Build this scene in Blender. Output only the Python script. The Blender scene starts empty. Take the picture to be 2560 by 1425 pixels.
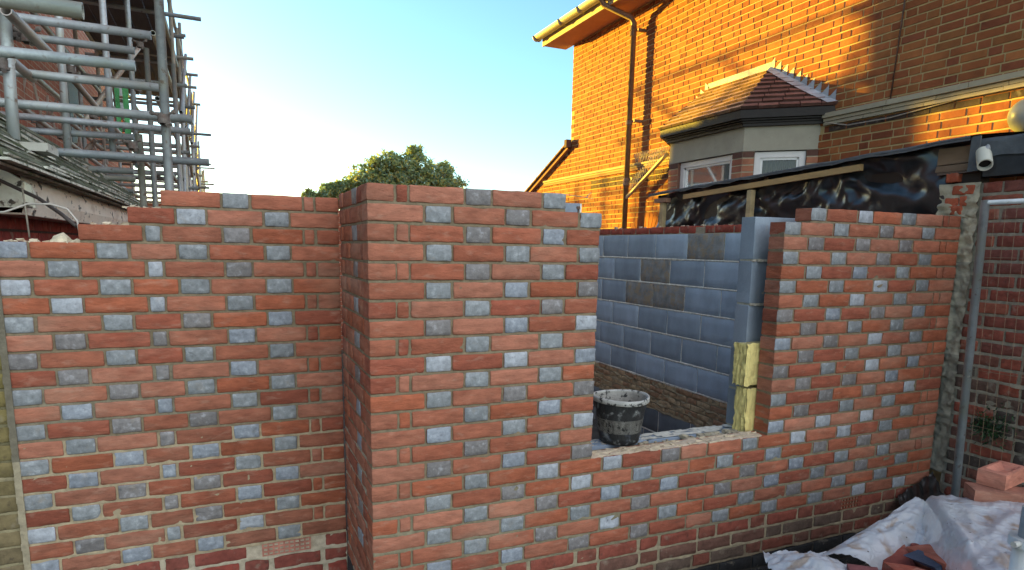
import bpy, math, random
from mathutils import Vector, Matrix, noise as MN
from math import sin, cos, pi, radians, sqrt, atan2
random.seed(7)
sc = bpy.context.scene
COL = sc.collection

# ------------------------------------------------------------------ camera, sky, sun, exposure
def make_camera():
    yaw, p, ro = .4157, -.1619, .0182
    fw = Vector((sin(yaw)*cos(p), cos(yaw)*cos(p), sin(p)))
    rt = Vector((cos(yaw), -sin(yaw), 0)); up = rt.cross(fw)
    r2 = rt*cos(ro)+up*sin(ro); u2 = -rt*sin(ro)+up*cos(ro)
    cd = bpy.data.cameras.new('camera'); cam = bpy.data.objects.new('camera', cd); COL.objects.link(cam)
    cam.matrix_world = Matrix(((r2.x, u2.x, -fw.x, -.4797), (r2.y, u2.y, -fw.y, -2.4311), (r2.z, u2.z, -fw.z, -.2267), (0, 0, 0, 1)))
    cd.sensor_width = 36; cd.lens = 22.591; cd.shift_y = .0663
    cd.clip_start = .05; cd.clip_end = 2000
    sc.camera = cam
make_camera()

SUN_AZ = radians(-26.5)      # towards the sun, measured from +Y; negative is towards -X
SUN_EL = radians(6.0)
SKY_FILL = 3.5
W = bpy.data.worlds.new('World'); sc.world = W; W.use_nodes = True
nt = W.node_tree; nt.nodes.clear()
sky = nt.nodes.new('ShaderNodeTexSky'); sky.sky_type = 'NISHITA'; sky.sun_disc = False
sky.sun_elevation = SUN_EL; sky.sun_rotation = SUN_AZ
sky.air_density = .9; sky.dust_density = .35; sky.ozone_density = 2.5
tint = nt.nodes.new('ShaderNodeMix'); tint.data_type = 'RGBA'; tint.blend_type = 'MULTIPLY'
tint.inputs[0].default_value = 1; tint.inputs[7].default_value = (.94, 1.03, .98, 1)
bg = nt.nodes.new('ShaderNodeBackground'); bg.inputs[1].default_value = .11
wo = nt.nodes.new('ShaderNodeOutputWorld')
nt.links.new(sky.outputs[0], tint.inputs[6])
# warm sky glow added behind the camera as fill for the shaded walls
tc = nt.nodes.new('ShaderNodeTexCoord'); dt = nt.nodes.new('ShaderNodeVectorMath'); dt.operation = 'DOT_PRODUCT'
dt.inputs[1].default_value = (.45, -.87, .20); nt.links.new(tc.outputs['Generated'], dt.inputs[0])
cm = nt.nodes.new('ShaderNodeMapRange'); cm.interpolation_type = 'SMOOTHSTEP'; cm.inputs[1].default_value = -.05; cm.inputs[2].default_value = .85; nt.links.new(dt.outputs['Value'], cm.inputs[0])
cl = nt.nodes.new('ShaderNodeMix'); cl.data_type = 'RGBA'; cl.blend_type = 'ADD'; cl.inputs[7].default_value = (SKY_FILL*1.0, SKY_FILL*.86, SKY_FILL*.72, 1)
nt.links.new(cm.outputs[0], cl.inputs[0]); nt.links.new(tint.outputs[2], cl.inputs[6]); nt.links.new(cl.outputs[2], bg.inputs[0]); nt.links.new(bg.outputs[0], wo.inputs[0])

sl = bpy.data.lights.new('sun', 'SUN'); sl.energy = 5; sl.angle = radians(.5); sl.color = (1, .64, .05)
so = bpy.data.objects.new('sun', sl); COL.objects.link(so)
sdir = Vector((sin(SUN_AZ)*cos(SUN_EL), cos(SUN_AZ)*cos(SUN_EL), sin(SUN_EL)))
so.rotation_euler = sdir.to_track_quat('Z', 'Y').to_euler(); so.location = sdir*40
sc.view_settings.view_transform = 'Standard'; sc.view_settings.look = 'None'
sc.view_settings.exposure = 2.2; sc.view_settings.gamma = 1
try: sc.cycles.max_bounces = 6; sc.cycles.transparent_max_bounces = 12
except Exception: pass

# ------------------------------------------------------------------ helpers
def vary(c, a, b):
    k = random.uniform(a, b); return tuple(x*k for x in c)
def nz(x, y, z): return MN.noise(Vector((x, y, z)))
def U(a, b): return random.uniform(a, b)
class MB:
    def __init__(s): s.v = []; s.f = []; s.m = []; s.c = []; s.sm = []
    def vert(s, p): s.v.append((p[0], p[1], p[2])); return len(s.v)-1
    def face(s, idx, mat=0, col=(.5, .5, .5), smooth=False): s.f.append(tuple(idx)); s.m.append(mat); s.c.append(col); s.sm.append(smooth)
    def quad(s, a, b, c, d, mat=0, col=(.5, .5, .5)):
        i = [s.vert(p) for p in (a, b, c, d)]; s.face(i, mat, col)
    def box(s, lo, hi, mat=0, col=(.5, .5, .5), F=None, jit=0):
        F = F or (lambda x, y, z: (x, y, z))
        ps = []
        for z in (lo[2], hi[2]):
            for (x, y) in ((lo[0], lo[1]), (hi[0], lo[1]), (hi[0], hi[1]), (lo[0], hi[1])):
                ps.append(s.vert(F(x+U(-jit, jit), y+U(-jit, jit), z+U(-jit, jit))))
        for q in ((0, 3, 2, 1), (4, 5, 6, 7), (0, 1, 5, 4), (1, 2, 6, 5), (2, 3, 7, 6), (3, 0, 4, 7)):
            s.face([ps[k] for k in q], mat, col)
    def tube(s, pts, r, n=10, mat=0, col=(.5, .5, .5), caps=True, hollow=False):
        pts = [Vector(p) for p in pts]; rings = []
        rr = r if isinstance(r, (list, tuple)) else [r]*len(pts)
        t0 = (pts[1]-pts[0]).normalized()
        a = Vector((0, 0, 1)) if abs(t0.z) < .9 else Vector((1, 0, 0))
        for i, p in enumerate(pts):
            t = (pts[min(i+1, len(pts)-1)]-pts[max(i-1, 0)]).normalized()
            u = t.cross(a).normalized(); w = t.cross(u)
            rings.append([s.vert(p+(u*cos(2*pi*k/n)+w*sin(2*pi*k/n))*rr[i]) for k in range(n)])
        for i in range(len(rings)-1):
            for k in range(n): s.face([rings[i][k], rings[i][(k+1) % n], rings[i+1][(k+1) % n], rings[i+1][k]], mat, col, True)
        if caps:
            for R, i, sg in ((rings[0], 0, 1), (rings[-1], -1, -1)):
                if hollow:
                    t = (pts[1]-pts[0]).normalized() if i == 0 else (pts[-2]-pts[-1]).normalized()
                    c = pts[i]
                    r2 = [s.vert(c+(Vector(s.v[k])-c)*.82) for k in R]; r3 = [s.vert(Vector(s.v[k])+t*.06) for k in r2]
                    for k in range(n):
                        s.face([R[k], R[(k+1) % n], r2[(k+1) % n], r2[k]], mat, col); s.face([r2[k], r2[(k+1) % n], r3[(k+1) % n], r3[k]], mat, col)
                    s.face(r3, mat, (0.01, .01, .01))
                else: s.face(R, mat, col)
    def build(s, name, mats, parent=None, loc=None):
        me = bpy.data.meshes.new(name); o = bpy.data.objects.new(name, me)
        L = Vector(loc) if loc else None
        vs = [tuple(Vector(v)-L) for v in s.v] if loc else s.v
        me.from_pydata(vs, [], s.f)
        for m in (mats if isinstance(mats, (list, tuple)) else [mats]): me.materials.append(m)
        me.polygons.foreach_set('material_index', s.m); me.polygons.foreach_set('use_smooth', s.sm)
        at = me.attributes.new('Col', 'FLOAT_COLOR', 'FACE')
        at.data.foreach_set('color', [x for c in s.c for x in (c[0], c[1], c[2], 1.0)])
        me.update(); COL.objects.link(o)
        if loc: o.location = L
        if parent: o.parent = parent
        return o
def frame(O, u, n, z=(0, 0, 1)):
    O, u, n, z = Vector(O), Vector(u), Vector(n), Vector(z)
    return lambda a, b, c: O+u*a+n*b+z*c
def tag(o, label, cat, group=None):
    o['label'] = label; o['category'] = cat
    if group: o['group'] = group
    return o
def struct(o): o['kind'] = 'structure'; return o
def empty(name, loc=(0, 0, 0)):
    o = bpy.data.objects.new(name, None); COL.objects.link(o); o.location = loc; return o
def under(root):   # matrix-neutral parenting for parts built in world coordinates
    bpy.context.view_layer.update()
def adopt(o, root):
    o.parent = root; o.matrix_parent_inverse = Matrix.Translation(-Vector(root.location)); return o

# ------------------------------------------------------------------ materials
def mat(name, rough=.85, bump=.3, bscale=60, var=.25, vscale=14, color=None, spec=.3, metal=0, stretch=(1, 1, 1), spots=None, detail=6):
    m = bpy.data.materials.new(name); m.use_nodes = True; n = m.node_tree; N = n.nodes; L = n.links
    b = N['Principled BSDF']; b.inputs['Roughness'].default_value = rough; b.inputs['Metallic'].default_value = metal
    b.inputs['Specular IOR Level'].default_value = spec
    geo = N.new('ShaderNodeNewGeometry'); mp = N.new('ShaderNodeMapping'); mp.inputs['Scale'].default_value = stretch
    L.new(geo.outputs['Position'], mp.inputs[0])
    if color is None:
        a = N.new('ShaderNodeAttribute'); a.attribute_name = 'Col'; csock = a.outputs['Color']
    else:
        a = N.new('ShaderNodeRGB'); a.outputs[0].default_value = (*color, 1); csock = a.outputs[0]
    t = N.new('ShaderNodeTexNoise'); t.inputs['Scale'].default_value = vscale; t.inputs['Detail'].default_value = detail; t.inputs['Roughness'].default_value = .65
    L.new(mp.outputs[0], t.inputs['Vector'])
    mr = N.new('ShaderNodeMapRange'); mr.inputs[1].default_value = .3; mr.inputs[2].default_value = .7; mr.inputs[3].default_value = 1-var; mr.inputs[4].default_value = 1+var
    L.new(t.outputs['Fac'], mr.inputs[0])
    mx = N.new('ShaderNodeMix'); mx.data_type = 'RGBA'; mx.blend_type = 'MULTIPLY'; mx.inputs[0].default_value = 1
    L.new(csock, mx.inputs[6]); L.new(mr.outputs[0], mx.inputs[7]); out = mx.outputs[2]
    for sp in (spots or []):
        # a second colour where a noise passes a threshold: (colour, scale, lo, hi, amount)
        c2, s2, lo, hi, am = sp
        t2 = N.new('ShaderNodeTexNoise'); t2.inputs['Scale'].default_value = s2; t2.inputs['Detail'].default_value = 5; t2.inputs['Roughness'].default_value = .6
        L.new(mp.outputs[0], t2.inputs['Vector'])
        r2 = N.new('ShaderNodeMapRange'); r2.inputs[1].default_value = lo; r2.inputs[2].default_value = hi; r2.inputs[4].default_value = am
        L.new(t2.outputs['Fac'], r2.inputs[0])
        m2 = N.new('ShaderNodeMix'); m2.data_type = 'RGBA'; m2.inputs[7].default_value = (*c2, 1)
        L.new(r2.outputs[0], m2.inputs[0]); L.new(out, m2.inputs[6]); out = m2.outputs[2]
    L.new(out, b.inputs['Base Color'])
    if bump:
        t3 = N.new('ShaderNodeTexNoise'); t3.inputs['Scale'].default_value = bscale; t3.inputs['Detail'].default_value = 8; t3.inputs['Roughness'].default_value = .7
        L.new(mp.outputs[0], t3.inputs['Vector'])
        bp = N.new('ShaderNodeBump'); bp.inputs['Strength'].default_value = bump; bp.inputs['Distance'].default_value = .01
        L.new(t3.outputs['Fac'], bp.inputs['Height']); L.new(bp.outputs[0], b.inputs['Normal'])
    return m
M_RED = mat('new_red_brick', .9, .8, 30, .30, 20, stretch=(.55, .55, 1.5), spots=[((.48, .30, .22), 26, .56, .76, .45), ((.24, .06, .035), 11, .55, .75, .5), ((.10, .035, .025), 80, .66, .74, .6), ((.45, .34, .25), 2.2, .54, .75, .35)])
M_BLUE = mat('blue_grey_header', .5, .6, 30, .32, 34, spec=.55, spots=[((.07, .07, .085), 45, .60, .72, .6), ((.46, .48, .52), 34, .56, .74, .5), ((.30, .25, .20), 16, .60, .74, .5)])
M_MORT = mat('mortar', .95, .5, 90, .25, 30, spots=[((.10, .09, .065), 25, .58, .75, .5)])
M_OLD = mat('old_brick', .92, .6, 40, .32, 18, spots=[((.30, .26, .20), 14, .58, .72, .55), ((.05, .035, .03), 30, .60, .72, .6)])
M_HOUSE = mat('house_brick', .9, .35, 40, .22, 9, spots=[((.20, .06, .03), 3, .58, .72, .2)])
M_HMORT = mat('house_mortar', .95, .3, 60, .18, 10)
M_BLOCK = mat('concrete_block', .85, .35, 120, .16, 6, stretch=(1, 1, .6), spots=[((.40, .34, .24), 9, .66, .76, .45), ((.05, .055, .06), 70, .70, .74, .8)])
M_BLOCKDIRTY = mat('dirty_block', .9, .5, 80, .3, 12, spots=[((.36, .27, .17), 16, .48, .62, .8)])
M_GALV = mat('galvanised_tube', .55, .2, 60, .25, 12, spec=.4, metal=.45, spots=[((.26, .27, .17), 6, .50, .70, .6), ((.16, .08, .04), 22, .60, .70, .7), ((.62, .60, .54), 34, .64, .72, .8)])
M_DARKSTEEL = mat('rusty_coupler', .7, .4, 120, .4, 60, spots=[((.12, .05, .03), 50, .5, .7, .5)])
M_WOOD = mat('timber', .75, .3, 40, .25, 12, stretch=(1, .2, 1))
M_PAINT = mat('peeling_paint', .6, .5, 40, .10, 9, stretch=(1, .5, 1), spots=[((.05, .038, .03), 20, .585, .64, .95), ((.38, .27, .18), 8, .52, .72, .6)])
M_SLATE = mat('mossy_tile', .9, .8, 50, .35, 14, spots=[((.07, .09, .035), 13, .50, .64, .85), ((.42, .42, .36), 30, .62, .72, .6)])
M_TILE = mat('clay_tile', .85, .4, 60, .28, 16)
M_LEAD = mat('lead_flashing', .5, .3, 40, .2, 10, spec=.5)
M_RENDER = mat('grey_render', .9, .25, 90, .10, 7, spots=[((.06, .055, .05), 12, .64, .76, .5)])
M_BLACKP = mat('black_paint', .5, .3, 40, .3, 20, spec=.35)
M_WHITE = mat('white_plastic', .35, .05, 40, .05, 6, spec=.5)
M_SHEET = mat('black_polythene', .30, .12, 10, .3, 6, spec=.9, spots=[((.10, .10, .10), 8, .55, .8, .4)])
M_WOOL = mat('mineral_wool', .98, .9, 45, .22, 30, stretch=(2.5, 2.5, .35))
M_GROUND = mat('muddy_ground', .95, .8, 20, .4, 6)
M_FELT = mat('roofing_felt', .75, .4, 60, .25, 12, spec=.35)
M_BARK = mat('bark', .9, .6, 40, .3, 14)
M_TILEM = mat('render_patch', .95, .8, 30, .3, 12, spots=[((.13, .11, .08), 12, .55, .7, .7)])
M_GREEN = mat('green_net', .6, .3, 60, .3, 20)

def glass_mat():
    m = bpy.data.materials.new('window_glass'); m.use_nodes = True; b = m.node_tree.nodes['Principled BSDF']
    b.inputs['Base Color'].default_value = (.22, .24, .24, 1); b.inputs['Roughness'].default_value = .03
    b.inputs['Transmission Weight'].default_value = .85; b.inputs['Specular IOR Level'].default_value = .6
    return m
M_GLASS = glass_mat()
def poly_mat():
    m = bpy.data.materials.new('clear_polythene'); m.use_nodes = True; n = m.node_tree; N = n.nodes; L = n.links
    b = N['Principled BSDF']; b.inputs['Roughness'].default_value = .28; b.inputs['Specular IOR Level'].default_value = .6
    geo = N.new('ShaderNodeNewGeometry')
    t = N.new('ShaderNodeTexNoise'); t.inputs['Scale'].default_value = 7; t.inputs['Detail'].default_value = 9; t.inputs['Distortion'].default_value = 1.2
    L.new(geo.outputs['Position'], t.inputs['Vector'])
    cr = N.new('ShaderNodeValToRGB'); e = cr.color_ramp.elements
    e[0].position = .34; e[0].color = (.36, .29, .24, 1); e[1].position = .46; e[1].color = (.55, .58, .64, 1); e3 = cr.color_ramp.elements.new(.66); e3.color = (.85, .88, .92, 1)
    L.new(t.outputs['Fac'], cr.inputs[0])
    t2 = N.new('ShaderNodeTexNoise'); t2.inputs['Scale'].default_value = 40; t2.inputs['Detail'].default_value = 3
    L.new(geo.outputs['Position'], t2.inputs['Vector'])
    r2 = N.new('ShaderNodeMapRange'); r2.inputs[1].default_value = .70; r2.inputs[2].default_value = .74; L.new(t2.outputs['Fac'], r2.inputs[0])
    mx = N.new('ShaderNodeMix'); mx.data_type = 'RGBA'; mx.inputs[7].default_value = (.10, .07, .05, 1)
    L.new(r2.outputs[0], mx.inputs[0]); L.new(cr.outputs[0], mx.inputs[6]); L.new(mx.outputs[2], b.inputs['Base Color'])
    mr = N.new('ShaderNodeMapRange'); mr.inputs[1].default_value = .35; mr.inputs[2].default_value = .65; mr.inputs[3].default_value = .85; mr.inputs[4].default_value = .48
    L.new(t.outputs['Fac'], mr.inputs[0]); L.new(mr.outputs[0], b.inputs['Alpha'])
    bp = N.new('ShaderNodeBump'); bp.inputs['Strength'].default_value = .5; bp.inputs['Distance'].default_value = .012
    t3 = N.new('ShaderNodeTexVoronoi'); t3.feature = 'DISTANCE_TO_EDGE'; t3.inputs['Scale'].default_value = 16
    wv = N.new('ShaderNodeTexNoise'); wv.inputs['Scale'].default_value = 6; wv.inputs['Detail'].default_value = 3; L.new(geo.outputs['Position'], wv.inputs['Vector'])
    va = N.new('ShaderNodeVectorMath'); va.operation = 'MULTIPLY_ADD'; va.inputs[1].default_value = (.35, .35, .35); L.new(wv.outputs['Color'], va.inputs[0])
    L.new(geo.outputs['Position'], va.inputs[2]); L.new(va.outputs[0], t3.inputs['Vector']); L.new(t3.outputs['Distance'], bp.inputs['Height']); L.new(bp.outputs[0], b.inputs['Normal'])
    return m
M_POLY = poly_mat()
def bucket_mat():
    m = mat('splashed_bucket', .45, .5, 60, .3, 30, spec=.5, spots=[((.22, .23, .23), 26, .56, .66, .75), ((.14, .18, .25), 9, .60, .72, .6), ((.55, .54, .50), 60, .68, .74, .9)]); return m
M_BUCKET = bucket_mat()
def leaf_mat():
    m = bpy.data.materials.new('leaf'); m.use_nodes = True; n = m.node_tree; N = n.nodes; L = n.links
    b = N['Principled BSDF']; b.inputs['Roughness'].default_value = .5
    a = N.new('ShaderNodeAttribute'); a.attribute_name = 'Col'; L.new(a.outputs['Color'], b.inputs['Base Color'])
    tr = N.new('ShaderNodeBsdfTranslucent'); L.new(a.outputs['Color'], tr.inputs[0])
    mx = N.new('ShaderNodeMixShader'); mx.inputs[0].default_value = .5
    L.new(b.outputs[0], mx.inputs[1]); L.new(tr.outputs[0], mx.inputs[2]); L.new(mx.outputs[0], N['Material Output'].inputs[0])
    return m
M_LEAF = leaf_mat()

# ------------------------------------------------------------------ brickwork
G = .0733           # gauge of one course
BH = .0625          # brick height
def brick(mb, F, u0, u1, z0, z1, depth, col, res=(8, 4), amp=.0022, m=0, back=True, seed=None, side=None):
    sm_, sc_ = side if side else (m, col)
    nu, nv = res; sd = seed if seed is not None else U(0, 900)
    off = U(-.0019, .0017); tu = U(-.0018, .0018)
    ids = []
    W_, H_ = u1-u0, z1-z0
    A_ = [0, .0035/W_]+[i/(nu-1) for i in range(1, nu-1)]+[1-.0035/W_, 1]; C_ = [0, .0035/H_]+[i/(nv-1) for i in range(1, nv-1)]+[1-.0035/H_, 1]
    nu, nv = len(A_)-1, len(C_)-1
    for j in range(nv+1):
        row = []
        for i in range(nu+1):
            a, c = A_[i], C_[j]
            u = u0+W_*a; z = z0+H_*c
            eu = i in (0, nu); ez = j in (0, nv)
            n = off+tu*(a-.5)+amp*nz(u*18+sd, z*30, sd)*1.4+amp*.9*nz(u*55, z*70+sd, sd)-amp*1.6*max(0, abs(nz(u*20+sd, z*34, sd+5))-.32)*3
            if j <= 1 or j >= nv-1: z += .0028*nz(u*26+sd, (j > 1)*7.3, sd)+.0014*nz(u*80+sd, (j > 1)*3.1, 2)
            if i <= 1 or i >= nu-1: u += .0026*nz(z*45+sd, (i > 1)*5.7, sd)
            if eu or ez: n -= .0022
            if eu and ez:
                n -= .002; z += (.0024 if j == 0 else -.0024); u += (.002 if i == 0 else -.002)
            row.append(mb.vert(F(u, n, z)))
        ids.append(row)
    for j in range(nv):
        for i in range(nu):
            mb.face([ids[j][i], ids[j][i+1], ids[j+1][i+1], ids[j+1][i]], m, col, True)
    per = [ids[0][i] for i in range(nu+1)]+[ids[j][nu] for j in range(1, nv+1)]+[ids[nv][i] for i in range(nu-1, -1, -1)]+[ids[j][0] for j in range(nv-1, 0, -1)]
    uz = [(u0+W_*A_[i], z0) for i in range(nu+1)]+[(u1, z0+H_*C_[j]) for j in range(1, nv+1)]+[(u0+W_*A_[i], z1) for i in range(nu-1, -1, -1)]+[(u0, z0+H_*C_[j]) for j in range(nv-1, 0, -1)]
    bk = [mb.vert(F(u, -depth, z)) for u, z in uz]; n = len(per)
    for k in range(n): mb.face([per[k], bk[k], bk[(k+1) % n], per[(k+1) % n]], sm_, sc_)
    if back: mb.face(bk[::-1], sm_, sc_)
def redcol(dark=0):
    r = random.random()
    c = [(.34, .108, .062), (.37, .128, .076), (.30, .088, .053), (.38, .152, .098), (.35, .130, .080), (.36, .108, .056)][int(r*6) % 6]
    k = U(.86, 1.1)*(1-dark*.35)
    return tuple(x*k for x in c)
def bluecol():
    r = random.random()
    if r < .13: c = (.35, .37, .41)
    elif r < .36: c = (.19, .175, .175)
    elif r < .78: c = (.225, .24, .255)
    else: c = (.25, .275, .32)
    k = U(.85, 1.12); return tuple(x*k for x in c)
def mortar_row(mb, F, u0, u1, z0, z1, joint, depth, col, smear=0, m=1, step=.016):
    # front face of a course's mortar: struck bed joint below, recessed perpends behind the bricks
    nu = max(2, int((u1-u0)/step)); zs = [z0-joint-.001, z0-joint*.5, z0+.0012, z0+.006, z1-.001]
    rows = []
    for j, z in enumerate(zs):
        row = []
        for i in range(nu+1):
            u = u0+(u1-u0)*i/nu
            nn = (-.0050, -.0040, -.0072, -.0062, -.0060)[j]+.0012*nz(u*40, z*40, 3)
            zz = z+(.0012*nz(u*30, z*9, 5) if j in (1, 2) else 0)
            if smear:
                s = max(0, nz(u*9+z*60, z*25, 11)+.12)*smear
                s2 = max(0, nz(u*45+z*60, z*25, 4)+.05)*smear
                if j < 3: nn += .011*s+.005*s2; 
                if j == 0: zz -= .008*s
                if j == 2: zz += .005*s
                if j >= 3: nn += .0015*s2
            row.append(mb.vert(F(u, nn, zz)))
        rows.append(row)
    for j in range(len(zs)-1):
        for i in range(nu): mb.face([rows[j][i], rows[j][i+1], rows[j+1][i+1], rows[j+1][i]], m, col, True)
    # body
    z0b, z1b = z0-joint, z1-.0015
    mb.box((u0+.001, -depth+.004, z0b), (u1-.001, -.0085-(0 if smear == 0 else 0), z1b), m, col, F)
def wx(x):   # small real-world drift of the bond along the front wall (uneven perpends)
    P = [(-1, 0), (0, 0), (.5, -.003), (1.0, 0.0), (1.4, -.006), (1.9, -.008), (2.08, -.018), (2.6, -.010), (3.1, -.001), (3.5, 0)]
    for (a, da), (b, db) in zip(P, P[1:]):
        if a <= x <= b: return x+da+(db-da)*(x-a)/(b-a)
    return x
def wl(x):   # the same for the left wall (distance from the inner corner)
    P = [(-.1, 0), (0, 0), (.3, -.011), (.6, -.008), (.9, .010), (1.3, .010), (4, .01)]
    for (a, da), (b, db) in zip(P, P[1:]):
        if a <= x <= b: return x+da+(db-da)*(x-a)/(b-a)
    return x
S, H, J = .215, .1025, .010
def seq(start, items):
    out = []; u = start
    for kind, w in items: out.append((kind, u, u+w)); u += w+J
    return out
FULLG = dict(R=0, B=1)
MCOL = (.215, .170, .110); MPALE = (.36, .29, .19)

NEW = [M_RED, M_MORT, M_BLUE]
def lay(mb, F, bricks, k, depth=H, res=(9, 4), warp=lambda x: x, flip=1, smear=0, mcol=MCOL, dz=0, dark=0, amp=.0024, zj=.0):
    z1 = -k*G+dz; z0 = z1-BH; J_ = G-BH
    lo, hi = min(b[1] for b in bricks), max(b[2] for b in bricks)
    for kind, a, b in bricks:
        a, b = warp(a)+U(-.0022, .0022), warp(b)+U(-.0022, .0022)
        w = b-a; r = (max(3, int(res[0]*w/S)), res[1])
        if flip < 0: a, b = -b, -a
        if kind == 'B': brick(mb, F, a, b, z0, z1, depth, bluecol(), r, amp*1.1, 2, side=(0, redcol(.2)))
        else: brick(mb, F, a, b, z0, z1, depth, redcol(dark), r, amp, 0)
    a, b = warp(lo), warp(hi)
    if flip < 0: a, b = -b, -a
    mortar_row(mb, F, a+.0015, b-.0015, z0, z1, J_, depth, mcol, smear)

FRONT = frame((0, 0, 0), (1, 0, 0), (0, -1, 0))
def front_rows():
    mb = MB()
    b3 = .1575
    for k in range(22):
        row = []
        if k % 2 == 0:
            it = [('H', H), ('H', .0425), ('R', S), ('B', H), ('R', S), ('B', H)]
            if k > 0 and k < 16: it += [('R', 1.0025-.845)]
            row = seq(0, it)
            if k == 0: row = row
            if k >= 16:
                row = seq(0, it+[('R', S), ('B', H), ('R', S), ('B', H), ('R', b3), ('R', S), ('B', H), ('R', S)])
            right = seq(2.0825, [('R', b3), ('B', H), ('R', S), ('B', H), ('R', S), ('B', H), ('R', S), ('R', .045), ('R', 1.34-1.235)])
            if k == 0: right = right[1:]
            if k >= 16: right = right[1:]; row = row[:-1]+[('R', 2.025, 2.24)]
        else:
            it = [('R', S), ('B', H), ('R', S), ('B', H), ('R', S), ('B', H)]
            row = seq(0, it)
            right = seq(2.0825, [('B', H), ('R', S), ('B', H), ('R', S), ('B', H), ('R', S), ('B', H), ('R', S)])
            if k >= 17: row = seq(0, it+[('R', S), ('B', H), ('R', S), ('R', .1575), ('B', H), ('R', S)])
        mc = MCOL; sm = 0
        if k >= 17: # lower left of the pier has paler, rougher pointing
            sm = .45
        if k >= 16:
            lay(mb, FRONT, row+right, k, warp=wx, smear=sm, mcol=(.22, .19, .125) if k > 16 else MCOL)
        else:
            lay(mb, FRONT, row, k, warp=wx)
            lay(mb, FRONT, right, k, warp=wx, res=(7, 3))
    # jamb skin: the header ends seen in the reveal are the sides of the bricks themselves
    # mortar on the sill
    for i in range(70):
        x = U(1.03, 2.04); y = U(.012, .095); r = U(.004, .022); zt = -16*G
        mb.box((x-r*1.6, y-r*.5, zt-.002), (x+r*1.6, min(y+r*.5, .1), zt+U(.002, .006)), 1, (.52, .43, .31), jit=r*.3)
    nu, nv = 90, 8; ids = []
    for j in range(nv+1):
        ids.append([mb.vert((1.005+1.035*i/nu, .006+.094*j/nv, -16*G+.0025+.0045*nz(i*.35, j*.8, 5)+(0 if 0 < j < nv else -.004))) for i in range(nu+1)])
    for j in range(nv):
        for i in range(nu): mb.face([ids[j][i], ids[j][i+1], ids[j+1][i+1], ids[j+1][i]], 1, (.56, .45, .33), True)
    return mb
front = front_rows()

# return of the pier, running back from its outer corner; seen edge on
LW = .6436
RET = frame((0, 0, 0), (0, 1, 0), (-1, 0, 0))
def return_rows(mb):
    L = LW-.002
    for k in range(24):
        a0 = H+J if k % 2 else S+J
        if k % 2 == 0: it = [('R', .11)]; 
        rows = []
        if k % 2 == 0:   # front brick of this course shows its 102 mm end plus a brick turned
            rows = [('R', H+.001, S), ('B', S+J, S+J+H), ('R', S+2*J+H, .5425), ('R', .5525, L)]
        else:
            rows = [('R', H+.012, H+.012+.042), ('R', .165, .38), ('R', .39, .4925), ('R', .5025, L)]
        if k >= 22: 
            for i in range(len(rows)): rows[i] = ('R', rows[i][1], rows[i][2])
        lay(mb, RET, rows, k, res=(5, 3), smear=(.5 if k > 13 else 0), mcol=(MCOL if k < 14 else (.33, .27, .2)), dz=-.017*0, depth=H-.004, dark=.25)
return_rows(front)

def bounding(mb):
    # old plinth bricks under the new work (courses 22..24) and the dark base below
    k0 = 22
    for k in range(22, 25):
        z1 = -k*G; z0 = z1-BH; u = -.0 if k % 2 else -.0
        pat = [S, H, S, H] if k != 23 else [S, S, H, S]
        u = 0; i = 0; br = []
        while u < 3.42:
            w = pat[i % 4]*U(.93, 1.03); w = min(w, 3.43-u); i += 1
            if w < .03: break
            hole = (k == 22 and 2.60 < u+w/2 < 2.86)
            if not hole: br.append((u, u+w))
            u += w+U(.014, .022)
        for a, b in br:
            c = random.choice([(.20, .065, .045), (.17, .07, .05), (.16, .08, .06), (.13, .09, .07)] if k > 22 else [(.25, .07, .048), (.22, .075, .052)])
            brick(mb, FRONT, a, b, z0+U(-.002, .002), z1-.004+U(-.002, .002), H, c, (8, 4), .0028, 3)
        mortar_row(mb, FRONT, 0, 3.43, z0, z1, G-BH, H, (.33, .275, .185) if k < 24 else (.24, .19, .13), .9 if k == 23 else .55)
    # dark engineering base course with a slight step out
    for k in range(25, 29):
        z1 = -k*G-.004; z0 = z1-BH; u = -.02 if k % 2 else -.13
        while u < 3.42:
            w = S; a, b = max(u, 0), min(u+w, 3.43)
            if b-a > .03: brick(mb, frame((0, -.012, 0), (1, 0, 0), (0, -1, 0)), a, b, z0, z1, H, (.022, .022, .024), (5, 3), .003, 3)
            u += w+.012
        mortar_row(mb, frame((0, -.010, 0), (1, 0, 0), (0, -1, 0)), 0, 3.43, z0, z1, G-BH, H, (.05, .045, .04), .3)
bounding(front)

def air_brick_bits(mb, F, a, b, z0, z1, col):
    # terracotta grille: frame bars around square holes
    mb.box((a, -.09, z0), (b, -.012, z1), 0, tuple(c*.25 for c in col), F)
    n = 9; w = b-a
    for i in range(n+1):
        u = a+w*i/n; mb.box((u-.0035, -.013, z0), (u+.0035, .001, z1), 0, col, F)
    for j in range(4):
        z = z0+(z1-z0)*j/3; mb.box((a-.002, -.0125, max(z-.0035, z0)), (b+.002, .0005, min(z+.0035, z1)), 0, col, F)

root = empty('bay_wall', (1.7, 0, -2.05))
adopt(front.build('brickwork', NEW+[M_OLD]), root)
tag(root, 'new red brick wall with blue-grey headers, window opening and projecting pier', 'brick wall')
ab = MB(); air_brick_bits(ab, FRONT, 2.62, 2.835, -22*G-BH, -22*G+.004, (.27, .085, .05))
adopt(ab.build('air_brick', M_OLD), root)

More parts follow.
